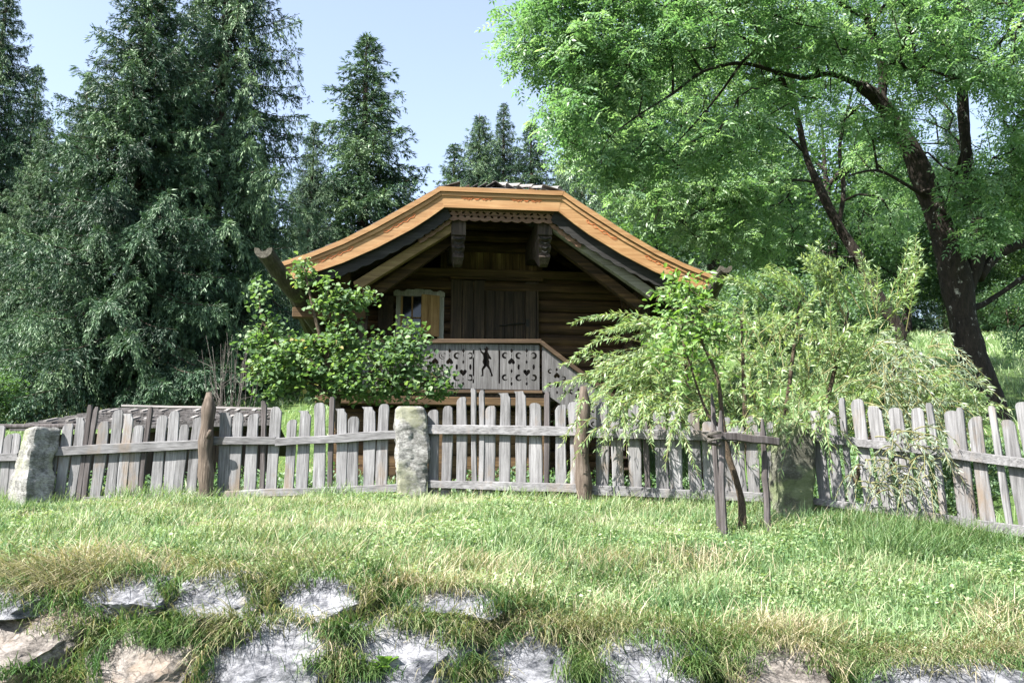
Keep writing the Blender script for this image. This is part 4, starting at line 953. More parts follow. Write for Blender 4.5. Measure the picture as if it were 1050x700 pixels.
# ---------------------------------------------------------------- vegetation
def norm(a): return a/np.maximum(np.linalg.norm(a, axis=1, keepdims=True), 1e-9)
def leaf_quads(P, D, N, L, W, fold=.15):
    """diamond leaves: base P, direction D, normal N"""
    D = norm(D); S = norm(np.cross(D, N)); N = np.cross(S, D)
    L = L[:,None]; W = W[:,None]
    m = P + D*L*.45 + N*L*fold*.5
    V = np.stack([P, m + S*W/2, P + D*L, m - S*W/2], 1).reshape(-1,3); b = np.arange(len(P))*4
    return V, np.stack([b,b+1,b+2,b+3],1)
def leaf_hex(P, D, N, L, W, fold=.2):
    D = norm(D); S = norm(np.cross(D, N)); N = np.cross(S, D); L = L[:,None]; W = W[:,None]
    V = np.stack([P, P+D*L*.3+S*W*.5+N*L*fold*.4, P+D*L*.62+S*W*.42+N*L*fold*.5, P+D*L-N*L*.1, P+D*L*.62-S*W*.42+N*L*fold*.5, P+D*L*.3-S*W*.5+N*L*fold*.4], 1).reshape(-1,3)
    b = np.arange(len(P))*6
    return V, np.concatenate([np.stack([b,b+1,b+2,b+3],1), np.stack([b,b+3,b+4,b+5],1)])
def tubes_np(A, B, ra, rb, k=4):
    """many straight frusta"""
    D = norm(B-A); up = np.where(np.abs(D[:,2:3]) < .9, np.array([[0,0,1.]]), np.array([[1.,0,0]])); X_ = norm(np.cross(D, up)); Y2 = np.cross(D, X_)
    t = np.arange(k)*2*np.pi/k; c, s_ = np.cos(t), np.sin(t)
    ring = X_[:,None,:]*c[None,:,None] + Y2[:,None,:]*s_[None,:,None]
    V = np.concatenate([A[:,None,:]+ring*ra[:,None,None], B[:,None,:]+ring*rb[:,None,None]], 1).reshape(-1,3)
    b = np.arange(len(A))[:,None]*2*k; j = np.arange(k)[None,:]; j2 = (j+1)%k
    return V, np.stack([b+j, b+j2, b+k+j2, b+k+j], 2).reshape(-1,4)
def rvec(n): return norm(rng.normal(0,1,(n,3)))

def grow(skel, attr, seg=.3, droop=.15, twig=.007, expo=2.3, penal=0.0):
    """skel: list of (pts, radii). returns nodes, parent, radius, tips"""
    N = []; PA = []; R = []; fixed = []
    for pts, rad in skel:
        pts = [Vector(p) for p in pts]; prev = -1
        if N:
            d = [(Vector(q)-pts[0]).length for q in N]; j = int(np.argmin(d)); prev = j if d[j] < .8 else -1
        for i in range(len(pts)-1):
            m_ = max(1, int((pts[i+1]-pts[i]).length/.25))
            for k in range(m_ + (1 if i == len(pts)-2 else 0)):
                t = k/m_; N.append(tuple(pts[i].lerp(pts[i+1], t))); R.append(rad[i]*(1-t)+rad[i+1]*t); PA.append(prev); prev = len(N)-1
    n0 = len(N); A = np.array(attr); NN = np.zeros((len(A)*14+n0+100, 3)); NN[:n0] = N; cnt = n0
    w_ = np.ones(len(NN)); 
    d0 = np.array([np.min(np.linalg.norm(NN[:n0]-a, axis=1)) for a in A]); order = np.argsort(d0)
    PA = list(PA); tips = []
    DIR = np.zeros((len(NN),3))
    for i in range(n0):
        if PA[i] >= 0: DIR[i] = NN[i]-NN[PA[i]]
    for ai in order:
        a = A[ai]; d = np.linalg.norm(NN[:cnt]-a, axis=1)
        if penal: d = d + penal*np.maximum(0, NN[:cnt,2]-a[2])
        j = int(np.argmin(d)); L_ = np.linalg.norm(a-NN[j]); k_ = max(1, int(round(L_/seg))); p0 = NN[j].copy()
        dj = DIR[j]/(np.linalg.norm(DIR[j])+1e-9); c1 = p0 + (a-p0)*.4 + dj*L_*.18 + np.array([0,0,L_*droop]); prev = j
        for s_ in range(1, k_+1):
            t = s_/k_; q = (1-t)**2*p0 + 2*t*(1-t)*c1 + t*t*a; q = q + rng.normal(0,.018,3)*(s_ < k_)
            if cnt >= len(NN): break
            NN[cnt] = q; DIR[cnt] = q-NN[prev]; PA.append(prev); prev = cnt; cnt += 1
        tips.append(prev)
    NN = NN[:cnt]; W_ = np.zeros(cnt); ch = np.zeros(cnt)
    for i in range(cnt-1, -1, -1):
        if W_[i] == 0: W_[i] = twig**expo
        if PA[i] >= 0: W_[PA[i]] += W_[i]
    RR = W_**(1/expo); RR[:n0] = np.array(R)
    for i in range(n0, cnt):
        if PA[i] >= 0: RR[i] = min(RR[i], RR[PA[i]]*.85 if PA[i] < n0 else RR[PA[i]])
    return NN, np.array(PA), RR, np.array(tips), n0
def wood_mesh(name, NN, PA, RR, n0, mat, parent, loc):
    k = (PA >= 0) & (np.arange(len(PA)) >= n0); i = np.where(k)[0]
    thick = RR[i] > .018; Vs=[]; Fs=[]; off=0
    for sel, kk in ((thick,7),(~thick,4)):
        ii = i[sel]
        if len(ii) == 0: continue
        V, F = tubes_np(NN[PA[ii]], NN[ii], np.minimum(RR[PA[ii]], RR[ii]*1.35), RR[ii], kk); Vs.append(V); Fs.append(F+off); off += len(V)
    return mesh_np(name, np.concatenate(Vs), Fs, M[mat], parent, True, loc=loc)
def limb_mb(skel, mat, parent, loc, name='trunk', n=16, rough=.05):
    if name in ('stem', 'branch') and len(skel) > 1:
        return [limb_mb([s_], mat, parent, loc, name, n, rough) for s_ in skel]
    mb = MB()
    for pts, rad in skel:
        P = [Vector(p) for p in pts]; PP=[]; RR=[]
        for i in range(len(P)-1):
            p0, p1, p2, p3 = P[max(i-1,0)], P[i], P[i+1], P[min(i+2,len(P)-1)]; m_ = max(3, int((p2-p1).length/.12))
            for k in range(m_):
                t = k/m_; PP.append(.5*((2*p1)+(p2-p0)*t+(2*p0-5*p1+4*p2-p3)*t*t+(3*p1-p0-3*p2+p3)*t**3)); RR.append((rad[i]*(1-t)+rad[i+1]*t))
        PP.append(P[-1]); RR.append(rad[-1])
        RR = [r*(1+.07*math.sin(i*.7+r*40)) for i, r in enumerate(RR)]; mb.tube(PP, RR, n, rough)
    return mb.build(name, M[mat], parent, smooth=True, loc=loc)
def compound_leaves(O, A, U, l, npair=4, LL=.075, LW=.026):
    """pinnate leaves; O origin, A axis, U up; l rachis length"""
    A = norm(A); S = norm(np.cross(A, U)); U = np.cross(S, A); P=[]; D=[]; Nn=[]
    for i in range(npair):
        t = (i+.6)/npair
        for s_ in (-1, 1):
            P.append(O + A*(l*t)[:,None] - U*(l*t*t*.25)[:,None]); D.append(S*s_*.85 + A*.55 - U*.22); Nn.append(U + rng.normal(0,.35,A.shape))
    P.append(O + A*l[:,None] - U*(l*.25)[:,None]); D.append(A-U*.4); Nn.append(U)
    m_ = len(P); P, D, Nn = map(np.concatenate, (P, D, Nn)); n = len(P)
    return P, D, Nn, np.full(n, LL)*rng.uniform(.75,1.25,n), np.full(n, LW)*rng.uniform(.8,1.2,n), m_
def ellipsoid_pts(c, r, n, shell=.35):
    d = rvec(n); q = rng.random(n)**(1/3)*(1-shell)+shell*rng.random(n)**.15; return np.array(c)[None,:] + d*np.array(r)[None,:]*q[:,None]

def crown_leaves(NN, PA, tips, per, spread, kind, mat, parent, loc, vmean=.5, extra_nodes=None, LL=.075, LW=.026, name='crown'):
    src = NN[tips]; 
    if extra_nodes is not None: src = np.concatenate([src, extra_nodes])
    n = len(src)*per; O = np.repeat(src, per, 0) + rng.normal(0, spread, (n,3))*np.array([1,1,.6]); O[:,2] -= .02
    cl = np.repeat(rng.normal(0,.17,len(src)), per)
    if kind == 'pinnate':
        A = rvec(n)*np.array([1,1,.45]) + np.array([0,0,-.25]); U = norm(rng.normal(0,.45,(n,3)) + np.array([-.25,-.2,1]))
        l = rng.uniform(.16,.26,n); P, D, Nn, L, W, m_ = compound_leaves(O, A, U, l, 4, LL, LW)
        v = np.tile(np.clip(vmean+cl+rng.normal(0,.12,n),0,1), m_); V, F = leaf_quads(P, D, Nn, L, W)
        vv = np.repeat(v, 4)
    elif kind == 'hex':
        D = rvec(n)*np.array([1,1,.5]) + np.array([0,0,-.2]); Nn = norm(rng.normal(0,.5,(n,3)) + np.array([-.3,-.35,.9]))
        L = rng.uniform(.75,1.25,n)*LL; V, F = leaf_hex(O, D, Nn, L, L*LW); vv = np.repeat(np.clip(vmean+cl+rng.normal(0,.14,n),0,1), 6)
    else:
        D = rvec(n)*np.array([1,1,.6]) + np.array([0,0,-.15]); Nn = norm(rng.normal(0,.5,(n,3)) + np.array([-.3,-.2,1]))
        L = rng.uniform(.7,1.3,n)*LL; V, F = leaf_quads(O, D, Nn, L, L*LW); vv = np.repeat(np.clip(vmean+cl+rng.normal(0,.14,n),0,1), 4)
    return mesh_np(name, V, [F], M[mat], parent, False, vv, loc)

# ---- the big ash at the right
Y1 = 14.0
def pp(lst): return [tuple(at(a, b, Y1+c)) for a, b, c in lst]
base_p = hit(1016, 436); base1 = Vector((at(1018,440,Y1).x, Y1, 0)); base1.z = gz(base1.x, base1.y)
skA = [([tuple(base1-Vector((0,0,.3)))]+pp([(1012,415,0),(997,365,0),(987,325,0),(982,295,0),(972,255,-.05),(955,205,-.1),(932,150,-.2),(903,105,-.35),(882,88,-.5)]), [0.318,0.250,0.189,0.204,0.219,0.204,0.171,0.143,0.114,0.076]),
 (pp([(988,300,0),(1000,268,.05),(1004,235,.1),(992,165,.2),(987,100,.3),(985,30,.3),(978,-60,.3),(985,-160,.3)]), [0.141,0.120,0.099,0.088,0.081,0.070,0.049,0.021]),
 (pp([(1003,285,.05),(1020,264,.1),(1040,253,.1),(1075,238,.2),(1130,200,.3),(1180,120,.4)]), [0.090,0.075,0.063,0.060,0.045,0.022]),
 (pp([(990,318,0),(1008,312,.1),(1030,298,.2),(1060,280,.3),(1110,270,.4)]), [0.060,0.045,0.038,0.033,0.022]),
 (pp([(882,88,-.5),(852,76,-.8),(826,80,-1.0),(800,75,-1.2),(760,65,-1.5),(720,74,-1.8),(690,96,-2.1),(655,118,-2.3),(625,140,-2.4)]), [0.048,0.036,0.032,0.029,0.025,0.020,0.017,0.012,0.007]),
 (pp([(903,105,-.35),(905,70,-.3),(890,20,-.3),(880,-40,-.2),(870,-120,0)]), [0.086,0.066,0.056,0.040,0.019]),
 (pp([(890,20,-.3),(840,-5,-.6),(780,-10,-1),(700,10,-1.5),(640,28,-1.8),(590,45,-2)]), [0.035,0.031,0.026,0.019,0.013,0.006]),
 (pp([(955,205,-.1),(930,190,-.5),(900,175,-.9),(870,180,-1.2)]), [0.042,0.026,0.018,0.011]),
 (pp([(985,100,.3),(1010,60,.1),(1040,30,0),(1080,0,0)]), [0.049,0.037,0.031,0.018]),
 (pp([(760,65,-1.5),(735,100,-1.4),(700,140,-1.2),(665,175,-1)]), [0.019,0.016,0.011,0.007])]
def ec(px, py, dy, rx, ry, rz, n, Yb=Y1, shell=.3):
    return ellipsoid_pts(tuple(at(px, py, Yb+dy)), (rx, ry, rz), n, shell)
atA = np.concatenate([
 ec(960,-60,.3,3.2,2.8,2.4,330), ec(1010,90,.4,2.2,2.6,1.9,230), ec(1000,30,-1.6,1.9,1.0,1.3,120), ec(880,40,-.9,1.7,1.6,1.2,170), ec(790,20,-1.4,1.5,1.3,1.0,150),
 ec(700,30,-1.8,1.5,1.2,1.1,160), ec(610,40,-2,1.15,1.0,1.0,120), ec(560,20,-2,.6,.8,.8,45), ec(690,130,-1.8,1.1,1.0,.75,90), ec(625,120,-2.2,.8,.8,.7,60),
 ec(1050,180,.4,1.0,1.6,.9,70), ec(1060,310,.8,.8,1.0,.7,35), ec(975,130,-1.5,.9,.6,.8,50), ec(995,205,-.9,.55,.5,.55,30), ec(830,60,-1.6,.9,.8,.7,60), ec(770,120,-1.5,.7,.8,.5,30), ec(1120,100,0,1.6,2,1.8,80)])
def proj(P):
    P = np.asarray(P) - np.array([0,0,EYE]); d = P[:,1]*cP + P[:,2]*sP; u = P[:,0]/d*FPX; v_ = (-P[:,1]*sP + P[:,2]*cP)/d*FPX
    return 525+u, 350-v_
def keep_roof(A):
    px, py = proj(A); rl = np.interp(px, [500,582,612,644,673,701,733,760,800], [185,190,212,234,250,264,278,300,400]); return A[(py < rl-22) | (px > 770)]
def keep_off(A, polys, dist, Ymax):
    px, py = proj(A); k = np.ones(len(A), bool)
    for P in polys:
        for (x0,y0),(x1,y1) in zip(P[:-1], P[1:]):
            t = np.clip(((px-x0)*(x1-x0)+(py-y0)*(y1-y0))/((x1-x0)**2+(y1-y0)**2), 0, 1); k &= ~((np.hypot(px-x0-t*(x1-x0), py-y0-t*(y1-y0)) < dist) & (A[:,1] < Ymax))
    return A[k]
LIMBS = [[(1010,420),(985,320),(970,255),(953,200),(930,150),(900,105)],[(1000,270),(1002,235),(992,165),(988,120)],[(1003,285),(1050,252)],[(1000,315),(1040,290)],[(905,330),(880,264),(858,228),(838,187),(824,150)],[(858,222),(866,190)]]
LB2 = [[(882,88),(852,76),(826,80),(800,75),(760,65),(720,74),(690,96),(655,118),(625,140)],[(890,20),(840,-5)],[(760,65),(735,100),(700,140)]]
atA = keep_off(keep_off(keep_roof(atA), LIMBS, 40, 15.0), LB2, 17, 13.2)
atA = np.concatenate([atA, ec(985,190,-.8,.35,.3,.35,14), ec(1010,235,-.8,.4,.3,.3,14), ec(1040,175,-.6,.5,.4,.5,22), ec(905,130,-1.2,.35,.3,.25,10)])
ash = empty('ash_tree', base1, 'big ash tree with a thick dark leaning forked trunk at the right behind the fence', 'tree', 'broadleaf trees beside the cabin')
NN, PA, RR, tips, n0 = grow(skA, atA, .32, .10, .0085)
limb_mb(skA, 'ash_bark', ash, base1)
wood_mesh('branches', NN, PA, RR, n0, 'ash_bark', ash, base1)
ends = np.arange(n0, len(NN)); ex = NN[rng.choice(ends[RR[ends] < .016], 1500)]
crown_leaves(NN, PA, tips, 8, .13, 'pinnate', 'ashleaf', ash, base1, .55, None, .075, .027)
crown_leaves(ex, None, np.arange(len(ex)), 5, .13, 'pinnate', 'ashleaf', ash, base1, .45, None, .08, .028)
# ---- the slimmer second ash behind
Y2b = 19.0
def p2(lst): return [tuple(at(a, b, Y2b+c)) for a, b, c in lst]
b2 = Vector((at(926,360,Y2b).x, Y2b, 0)); b2.z = gz(b2.x, b2.y)
skB = [([tuple(b2-Vector((0,0,.3)))]+p2([(924,345,0),(912,322,0),(896,296,0),(880,264,0),(858,228,0),(838,187,0),(826,157,0),(816,108,0),(808,60,0),(800,-10,0)]), [0.150,0.122,0.119,0.116,0.112,0.102,0.082,0.065,0.054,0.041,0.020]),
 (p2([(860,230,0),(865,195,.1),(861,152,.2),(870,110,.3),(880,60,.3)]), [0.054,0.048,0.039,0.030,0.018]),
 (p2([(826,157,0),(795,130,-.3),(760,125,-.6),(700,150,-1),(650,180,-1.3)]), [0.034,0.026,0.022,0.014,0.007]),
 (p2([(838,187,0),(800,185,-.3),(750,200,-.6),(700,225,-.8),(660,240,-1)]), [0.029,0.022,0.017,0.012,0.006]),
 (p2([(816,108,0),(780,80,-.3),(740,75,-.4),(690,85,-.5),(640,100,-.6)]), [0.029,0.022,0.017,0.012,0.006]),
 (p2([(880,264,0),(850,262,-.3),(810,250,-.5),(780,255,-.7)]), [0.024,0.017,0.012,0.006])]
def e2(*a): return ec(*a, Yb=Y2b)
atB = np.concatenate([e2(780,60,0,2.2,1.8,1.5,170), e2(690,110,-.6,1.7,1.5,1.3,170), e2(620,160,-1,1.0,1.2,.9,90), e2(700,200,-.8,1.5,1.2,1.0,150), e2(650,225,-1.2,.9,1.0,.6,70), e2(760,180,-.4,1.2,1.2,1.0,90),
 e2(590,110,-1,.8,.9,.9,60), e2(740,250,-.6,1.1,1.0,.5,60), e2(880,90,.5,1.5,1.4,1.3,80), e2(900,210,.6,1.0,1.2,.8,45), e2(600,60,-.5,1.0,1,1,60), e2(690,40,0,1.6,1.4,1,90), e2(800,230,.2,.9,1,.6,40)])
atB = keep_off(keep_roof(atB), LIMBS[4:], 30, 20)
ash2 = empty('ash_tree', b2, 'slimmer ash tree with a thin crooked trunk between the cabin roof and the big ash', 'tree', 'broadleaf trees beside the cabin')
NN, PA, RR, tips, n0 = grow(skB, atB, .34, .10, .009)
limb_mb(skB, 'ash_bark', ash2, b2, n=12)
wood_mesh('branches', NN, PA, RR, n0, 'ash_bark', ash2, b2)
ends = np.arange(n0, len(NN)); ex = NN[rng.choice(ends[RR[ends] < .016], 1000)]; ex = keep_off(keep_roof(ex), LIMBS[4:], 26, 20)
crown_leaves(np.concatenate([NN[tips], ex]), None, np.arange(len(tips)+len(ex)), 5, .15, 'pinnate', 'ashleaf', ash2, b2, .72, None, .09, .032)

# ---- far broadleaf trees: two models, copied
def far_tree(H, R, seedv, per=26, LL=.16):
    root = empty('broadleaf_tree', (0,0,0), 'x', 'tree', 'broadleaf trees on the hillside')
    sk = [([(0,0,-.4),(.1,0,H*.2),(-.05,.1,H*.42),(.1,0,H*.62),(0,0,H*.88)], [H*.024,H*.02,H*.016,H*.011,.02])]
    for k in range(7):
        a = k*2.4+seedv; z0 = H*(.25+.07*k); r_ = R*.6; sk.append(([(0,0,z0),(math.cos(a)*r_*.5,math.sin(a)*r_*.5,z0+H*.08),(math.cos(a)*r_,math.sin(a)*r_,z0+H*.15)], [H*.010,H*.007,.02]))
    at_ = np.concatenate([ellipsoid_pts((0,0,H*.58),(R*.8,R*.8,H*.36),200,.5)] + [ellipsoid_pts((math.cos(a)*R*.6,math.sin(a)*R*.6,H*rng.uniform(.25,.8)),(R*.42,R*.42,H*.13),32,.5) for a in rng.uniform(0,6.28,11)])
    NN, PA, RR, tips, n0 = grow(sk, at_, .6, .1, .012)
    limb_mb(sk, 'ash_bark', root, (0,0,0), n=8); 
    crown_leaves(NN, PA, tips, per*2, .33, 'quad', 'bgleaf', root, (0,0,0), .5, None, LL, .6)
    return root
tA, tB = far_tree(9, 3.6, .3), far_tree(11, 4.0, 1.7)
far = [(tB,735,33,1.0,'green tree behind the crown of the slimmer ash, right of the roof end'),
 (tB,862,38,.95,'tree between the two ash trunks, far up the meadow'),(tA,935,44,1.0,'tree at the upper edge of the meadow left of the big ash trunk'),
 (tB,1045,50,1.0,'far tree beyond the right meadow, just right of the big ash trunk'),(tA,1110,44,1.1,'tree at the right edge beyond the meadow'),(tA,980,60,1.3,'highest standing far tree behind the big ash'),
 (tB,1000,47,.6,'small tree right behind the big ash trunk at the meadow edge')]
used = set()
def place(t, px, Y, s, label, rz=None):
    o = t if t.name not in used and t not in [u for u in placed] else copy_tree(t)
    placed.append(t); x = at(px, 400, Y).x; o.location = (x, Y, gz(x, Y)-.1); o.scale = (s, s, s); o.rotation_euler = (0,0,random.uniform(0,6.28) if rz is None else rz); o['label'] = label; return o
placed = []
for t, px, Y, s, lb in far: place(t, px, Y, s, lb)
# ---- round bushes
def bush_model(R, H, per, LL, mat, v=.5):
    root = empty('bush', (0,0,0), 'x', 'bush', 'bushes at the meadow edges'); 
    sk = [([(0,0,-.2),(.05,0,H*.3),(0,.05,H*.7)], [.04,.03,.015])] + [([(0,0,0),(math.cos(a)*R*.4,math.sin(a)*R*.4,H*.35),(math.cos(a)*R*.7,math.sin(a)*R*.7,H*.6)],[.03,.02,.01]) for a in np.arange(5)*1.256]
    at_ = ellipsoid_pts((0,0,H*.48),(R,R,H*.5),170,.55); at_ = at_[at_[:,2] > .05]
    NN, PA, RR, tips, n0 = grow(sk, at_, .4, .1, .006); limb_mb(sk, 'twig', root, (0,0,0), 'stem', 6); wood_mesh('branches', NN, PA, RR, n0, 'twig', root, (0,0,0))
    crown_leaves(NN, PA, tips, per, .16*R/1.2, 'quad', mat, root, (0,0,0), v, None, LL, .6, 'foliage'); return root
bu = bush_model(1.6, 2.4, 60, .11, 'bgleaf', .6)
for px, Y, s, lb in ((1040,40,1.0,'rounded grey green bush right of the big ash trunk on the far meadow'),(1095,41,1.1,'bush at the right edge on the far meadow'),(1006,43,.8,'small bush just behind the big ash trunk on the meadow'),
                     (885,30,.8,'dark bush behind the crooked ash stem'),(40,26,.6,'leafy bush under the left spruces'),(-14,23,.6,'leafy bush at the far left edge behind the pole rail'),
                     (300,27,.8,'bush on the sunny strip of meadow left of the cabin'),(810,24,.9,'bush behind the willow right of the cabin'),(775,27,.9,'bush close to the right wall of the cabin')): place(bu, px, Y, s, lb)

# ---- spruces
def spruce_model(H, R, dens=1.0, seedv=0, hang=.5, spr=.17, sw=.05, rep=3, z0f=.06):
    g = np.random.default_rng(seedv); root = empty('spruce_tree', (0,0,0), 'x', 'tree', 'spruces around the cabin')
    mb = MB(); mb.tube([(math.sin(t*3+seedv)*.04, math.cos(t*2)*.04, H*t-.4*(t == 0)) for t in np.linspace(0,1,16)], [H*.017*(1-t)**.85+.012 for t in np.linspace(0,1,16)], 9, .06); mb.build('trunk', M['spruce_bark'], root, smooth=True)
    SP=[]; SD=[]; SL=[]; SV=[]; BA=[]; BB=[]; BR=[]
    z = H*z0f; 
    while z < H*.985:
        t = z/H; Lm = R*(1-t)**.92*(1-.25*max(0,.15-t)/.15) + .12; nb = max(4, int(round((7.5-2*t)*dens)))
        a0 = g.uniform(0,6.28)
        for b in range(nb):
            a = a0 + 6.28*b/nb + g.normal(0,.18); L_ = Lm*g.uniform(.55,1.15); z0 = z + g.uniform(-.15,.15)
            d = np.array([math.cos(a), math.sin(a), 0.]); s_ = np.array([-math.sin(a), math.cos(a), 0.])
            rise = .45*t - .10 + g.normal(0,.07); dr = (.42*(1-t)+.06)*g.uniform(.7,1.3)
            m_ = max(3, int(L_/.22)); u = np.linspace(0,1,m_+1)
            path = np.array([0,0,z0]) + d*(L_*u)[:,None] + np.array([0,0,1.])*(L_*(rise*u - dr*u**1.6*1.15 + .32*(1-t*.4)*np.maximum(0,u-.55)**1.5*2.0))[:,None] + s_*(L_*.05*np.sin(u*4+b))[:,None]
            BA.append(path[:-1]); BB.append(path[1:]); BR.append(np.interp(u[:-1],[0,1],[.012+.008*L_,.004]))
            c = g.normal(.42,.22)
            # sprigs on the main axis
            k = max(3, int(L_*7*dens)); uu = g.uniform(.1,1,k); P = np.stack([np.interp(uu,u,path[:,i]) for i in range(3)],1)
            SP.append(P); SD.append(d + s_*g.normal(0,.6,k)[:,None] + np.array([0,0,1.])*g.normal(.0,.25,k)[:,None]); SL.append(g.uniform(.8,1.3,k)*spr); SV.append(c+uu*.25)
            # side twigs, shorter toward the tip, hanging
            nt_ = max(2, int(L_*6.5*dens))
            for q in range(nt_):
                uq = .14 + .84*(q+g.random())/nt_; o_ = np.array([np.interp(uq,u,path[:,i]) for i in range(3)]); sg = 1 if q%2 else -1
                tl = min(.95, .34*L_*(1-uq)**.7 + .16)*g.uniform(.6,1.15); kk = max(2, int(tl/.085*dens)); w_ = (np.arange(kk)+.6)/kk
                hg = hang*g.uniform(.5,1.5)*(1-.6*t)
                tp = o_ + (d*.55+s_*sg*.8)*(tl*w_)[:,None]*(1-.35*min(1,hg)) - np.array([0,0,1.])*(tl*hg*w_**1.4)[:,None]
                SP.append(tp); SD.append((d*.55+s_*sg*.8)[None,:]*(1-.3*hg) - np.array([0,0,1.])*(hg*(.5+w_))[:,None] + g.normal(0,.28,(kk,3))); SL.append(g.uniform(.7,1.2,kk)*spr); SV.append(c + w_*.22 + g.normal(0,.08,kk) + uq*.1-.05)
        z += (.23+.17*(1-t))*g.uniform(.8,1.2)/max(.7,dens**.5)*(H/14)**.5
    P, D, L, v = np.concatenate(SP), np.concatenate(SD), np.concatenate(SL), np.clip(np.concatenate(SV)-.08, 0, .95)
    rngb = g.random(len(P))
    P = np.repeat(P, rep, 0) + g.normal(0,.032,(len(P)*rep,3)); D = norm(np.repeat(norm(D), rep, 0) + g.normal(0,.26,(len(P),3))); L = np.repeat(L, rep)*g.uniform(.6,1.2,len(P)); v = np.clip(np.repeat(v, rep)+g.normal(0,.06,len(P)), 0, 1); n = len(P)
    N1 = norm(g.normal(0,.5,(n,3)) + np.array([0,0,1.])); N2 = norm(np.cross(norm(D), N1) + g.normal(0,.2,(n,3)))
    V1, F1 = leaf_quads(P, D, N1, L, np.full(n, sw)*g.uniform(.7,1.4,n), .05); V2, F2 = leaf_quads(P, D+g.normal(0,.25,(n,3)), N2, L, np.full(n, sw*.8), .05)
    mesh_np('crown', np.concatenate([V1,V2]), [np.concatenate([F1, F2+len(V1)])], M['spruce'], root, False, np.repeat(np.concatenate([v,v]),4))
    A, B, r_ = np.concatenate(BA), np.concatenate(BB), np.concatenate(BR); Vb, Fb = tubes_np(A, B, r_, r_*.9, 4); mesh_np('branches', Vb, [Fb], M['spruce_bark'], root, False)
    print('spruce', n); return root
sA = spruce_model(14, 4.5, 1.2, 3, 1.25, .15, .024, 5); sB = spruce_model(16, 4.1, 1.1, 11, 1.6, .15, .024, 5, .10); sC = spruce_model(13, 3.7, 1.05, 23, 1.05, .17, .03, 4)
SPR = [(sA,122,26,.96,1.12,'broad bright spruce, the left one of the two biggest, crown reaching the top'),
 (sB,208,28.5,1.12,1.05,'tallest spruce with hanging branches, right of the broad bright one'),
 (sC,365,38,1.06,1.4,'free standing pointed spruce left above the cabin roof'),
 (sC,4,46,1.12,.8,'narrow spruce top at the far left edge against the sky'),
 (sB,60,45,.86,.9,'thin spruce peeping out between the left edge and the broad bright spruce'),
 (sA,20,30,.62,.9,'lower spruce covering the left edge behind the low bushes'),
 (sB,310,34,.58,.95,'dark short spruce between the tallest spruce and the free standing one'),
 (sA,255,37,.62,.9,'shaded spruce tucked behind the tallest spruce'),
 (sC,412,44,.62,.95,'small spruce right below the free standing one, above the roof edge'),
 (sA,430,70,.9,.8,'far spruce at the left of the distant group above the roof'),
 (sC,463,84,1.5,1.2,'distant spruce, left of the two tallest behind the roof'),(sA,490,84,1.6,1.1,'distant spruce with the tallest spire above the roof top'),(sB,516,87,1.5,1.1,'distant slim spruce directly above the middle of the roof'),
 (sC,546,82,1.62,1.3,'distant broad spruce above the right half of the roof'),(sA,578,80,1.2,.9,'distant spruce partly behind the ash leaves above the roof'),
 (sA,665,48,1.0,1.1,'dark spruce behind the right slope of the roof'),(sB,600,66,1.25,1.1,'tall spruce just right of the roof top behind the ash leaves'),(sC,835,52,.85,1.2,'dark spruce low behind the crooked ash stem'),(sC,640,62,1.25,1.1,'spruce seen through the ash leaves left of the branch fork'),(sB,720,58,1.1,1.1,'spruce behind the crown of the slimmer ash'),(sA,800,62,1.05,1.1,'spruce in the gap left of the crooked ash stem'),
 (sC,905,66,1.2,1.2,'spruce between the two ash trunks high on the slope'),(sB,1000,74,1.2,1.2,'spruce behind the fork of the big ash'),(sA,1080,70,1.1,1.1,'spruce at the upper right edge beyond the meadow'),
 (sB,-40,36,1.0,1.1,'spruce just outside the left edge with branches reaching in'),(sC,-120,34,1.0,1.1,'spruce farther outside the left edge'),(sC,165,44,1.1,1.0,'spruce behind the two biggest ones, showing between their crowns')]
for t, px, Y, s, wv, lb in SPR:
    o = place(t, px, Y, s, lb); o.scale = (s*wv, s*wv, s)

# ---- willow shrub at the fence
def shoots(root, loc, starts, nleaf, LL, LW, mat, stemmat, stemr=.006, name='foliage', hangf=.6, vmean=.62):
    P=[];D=[];L=[];W=[];Nn=[];v=[];A=[];B=[];R=[]
    for (o_, d_, ln, sag) in starts:
        u = np.linspace(0,1,15); o_ = np.array(o_); d_ = np.array(d_, float); d_ /= np.linalg.norm(d_); wb = rng.normal(0,.03,2)
        path = o_ + d_*(ln*u)[:,None]; path[:,2] -= ln*sag*u**2.2; path[:,0] += ln*wb[0]*np.sin(u*5); path[:,1] += ln*wb[1]*np.sin(u*4)
        A.append(path[:-1]); B.append(path[1:]); R.append(np.linspace(stemr,stemr*.3,14))
        k = int(nleaf*ln); uu = rng.uniform(.12,1,k)**.85; q = np.stack([np.interp(uu,u,path[:,i]) for i in range(3)],1)
        tg = np.stack([np.interp(uu,u[:-1],np.diff(path[:,i])) for i in range(3)],1); tg = norm(tg); sd_ = norm(np.cross(tg, rvec(k)))
        P.append(q); D.append(tg*.75 + sd_*.65 - np.array([0,0,1.])*hangf*rng.uniform(0,1,k)[:,None]); l = rng.uniform(.65,1.2,k)*LL*(1-.35*uu); L.append(l); W.append(l*LW); Nn.append(rvec(k)+np.array([-.2,-.2,.6])); v.append(np.clip(rng.normal(vmean,.1)+rng.normal(0,.14,k)+uu*.1,0,1))
    P,D,L,W,Nn,v,A,B,R = map(np.concatenate, (P,D,L,W,Nn,v,A,B,R))
    V, F = leaf_quads(P, D, Nn, L, W, .08); mesh_np(name, V, [F], M[mat], root, False, np.repeat(v,4), loc)
    V, F = tubes_np(A, B, R, R*.92, 4); mesh_np('stems', V, [F], M[stemmat], root, False, np.full(len(V), .5), loc)
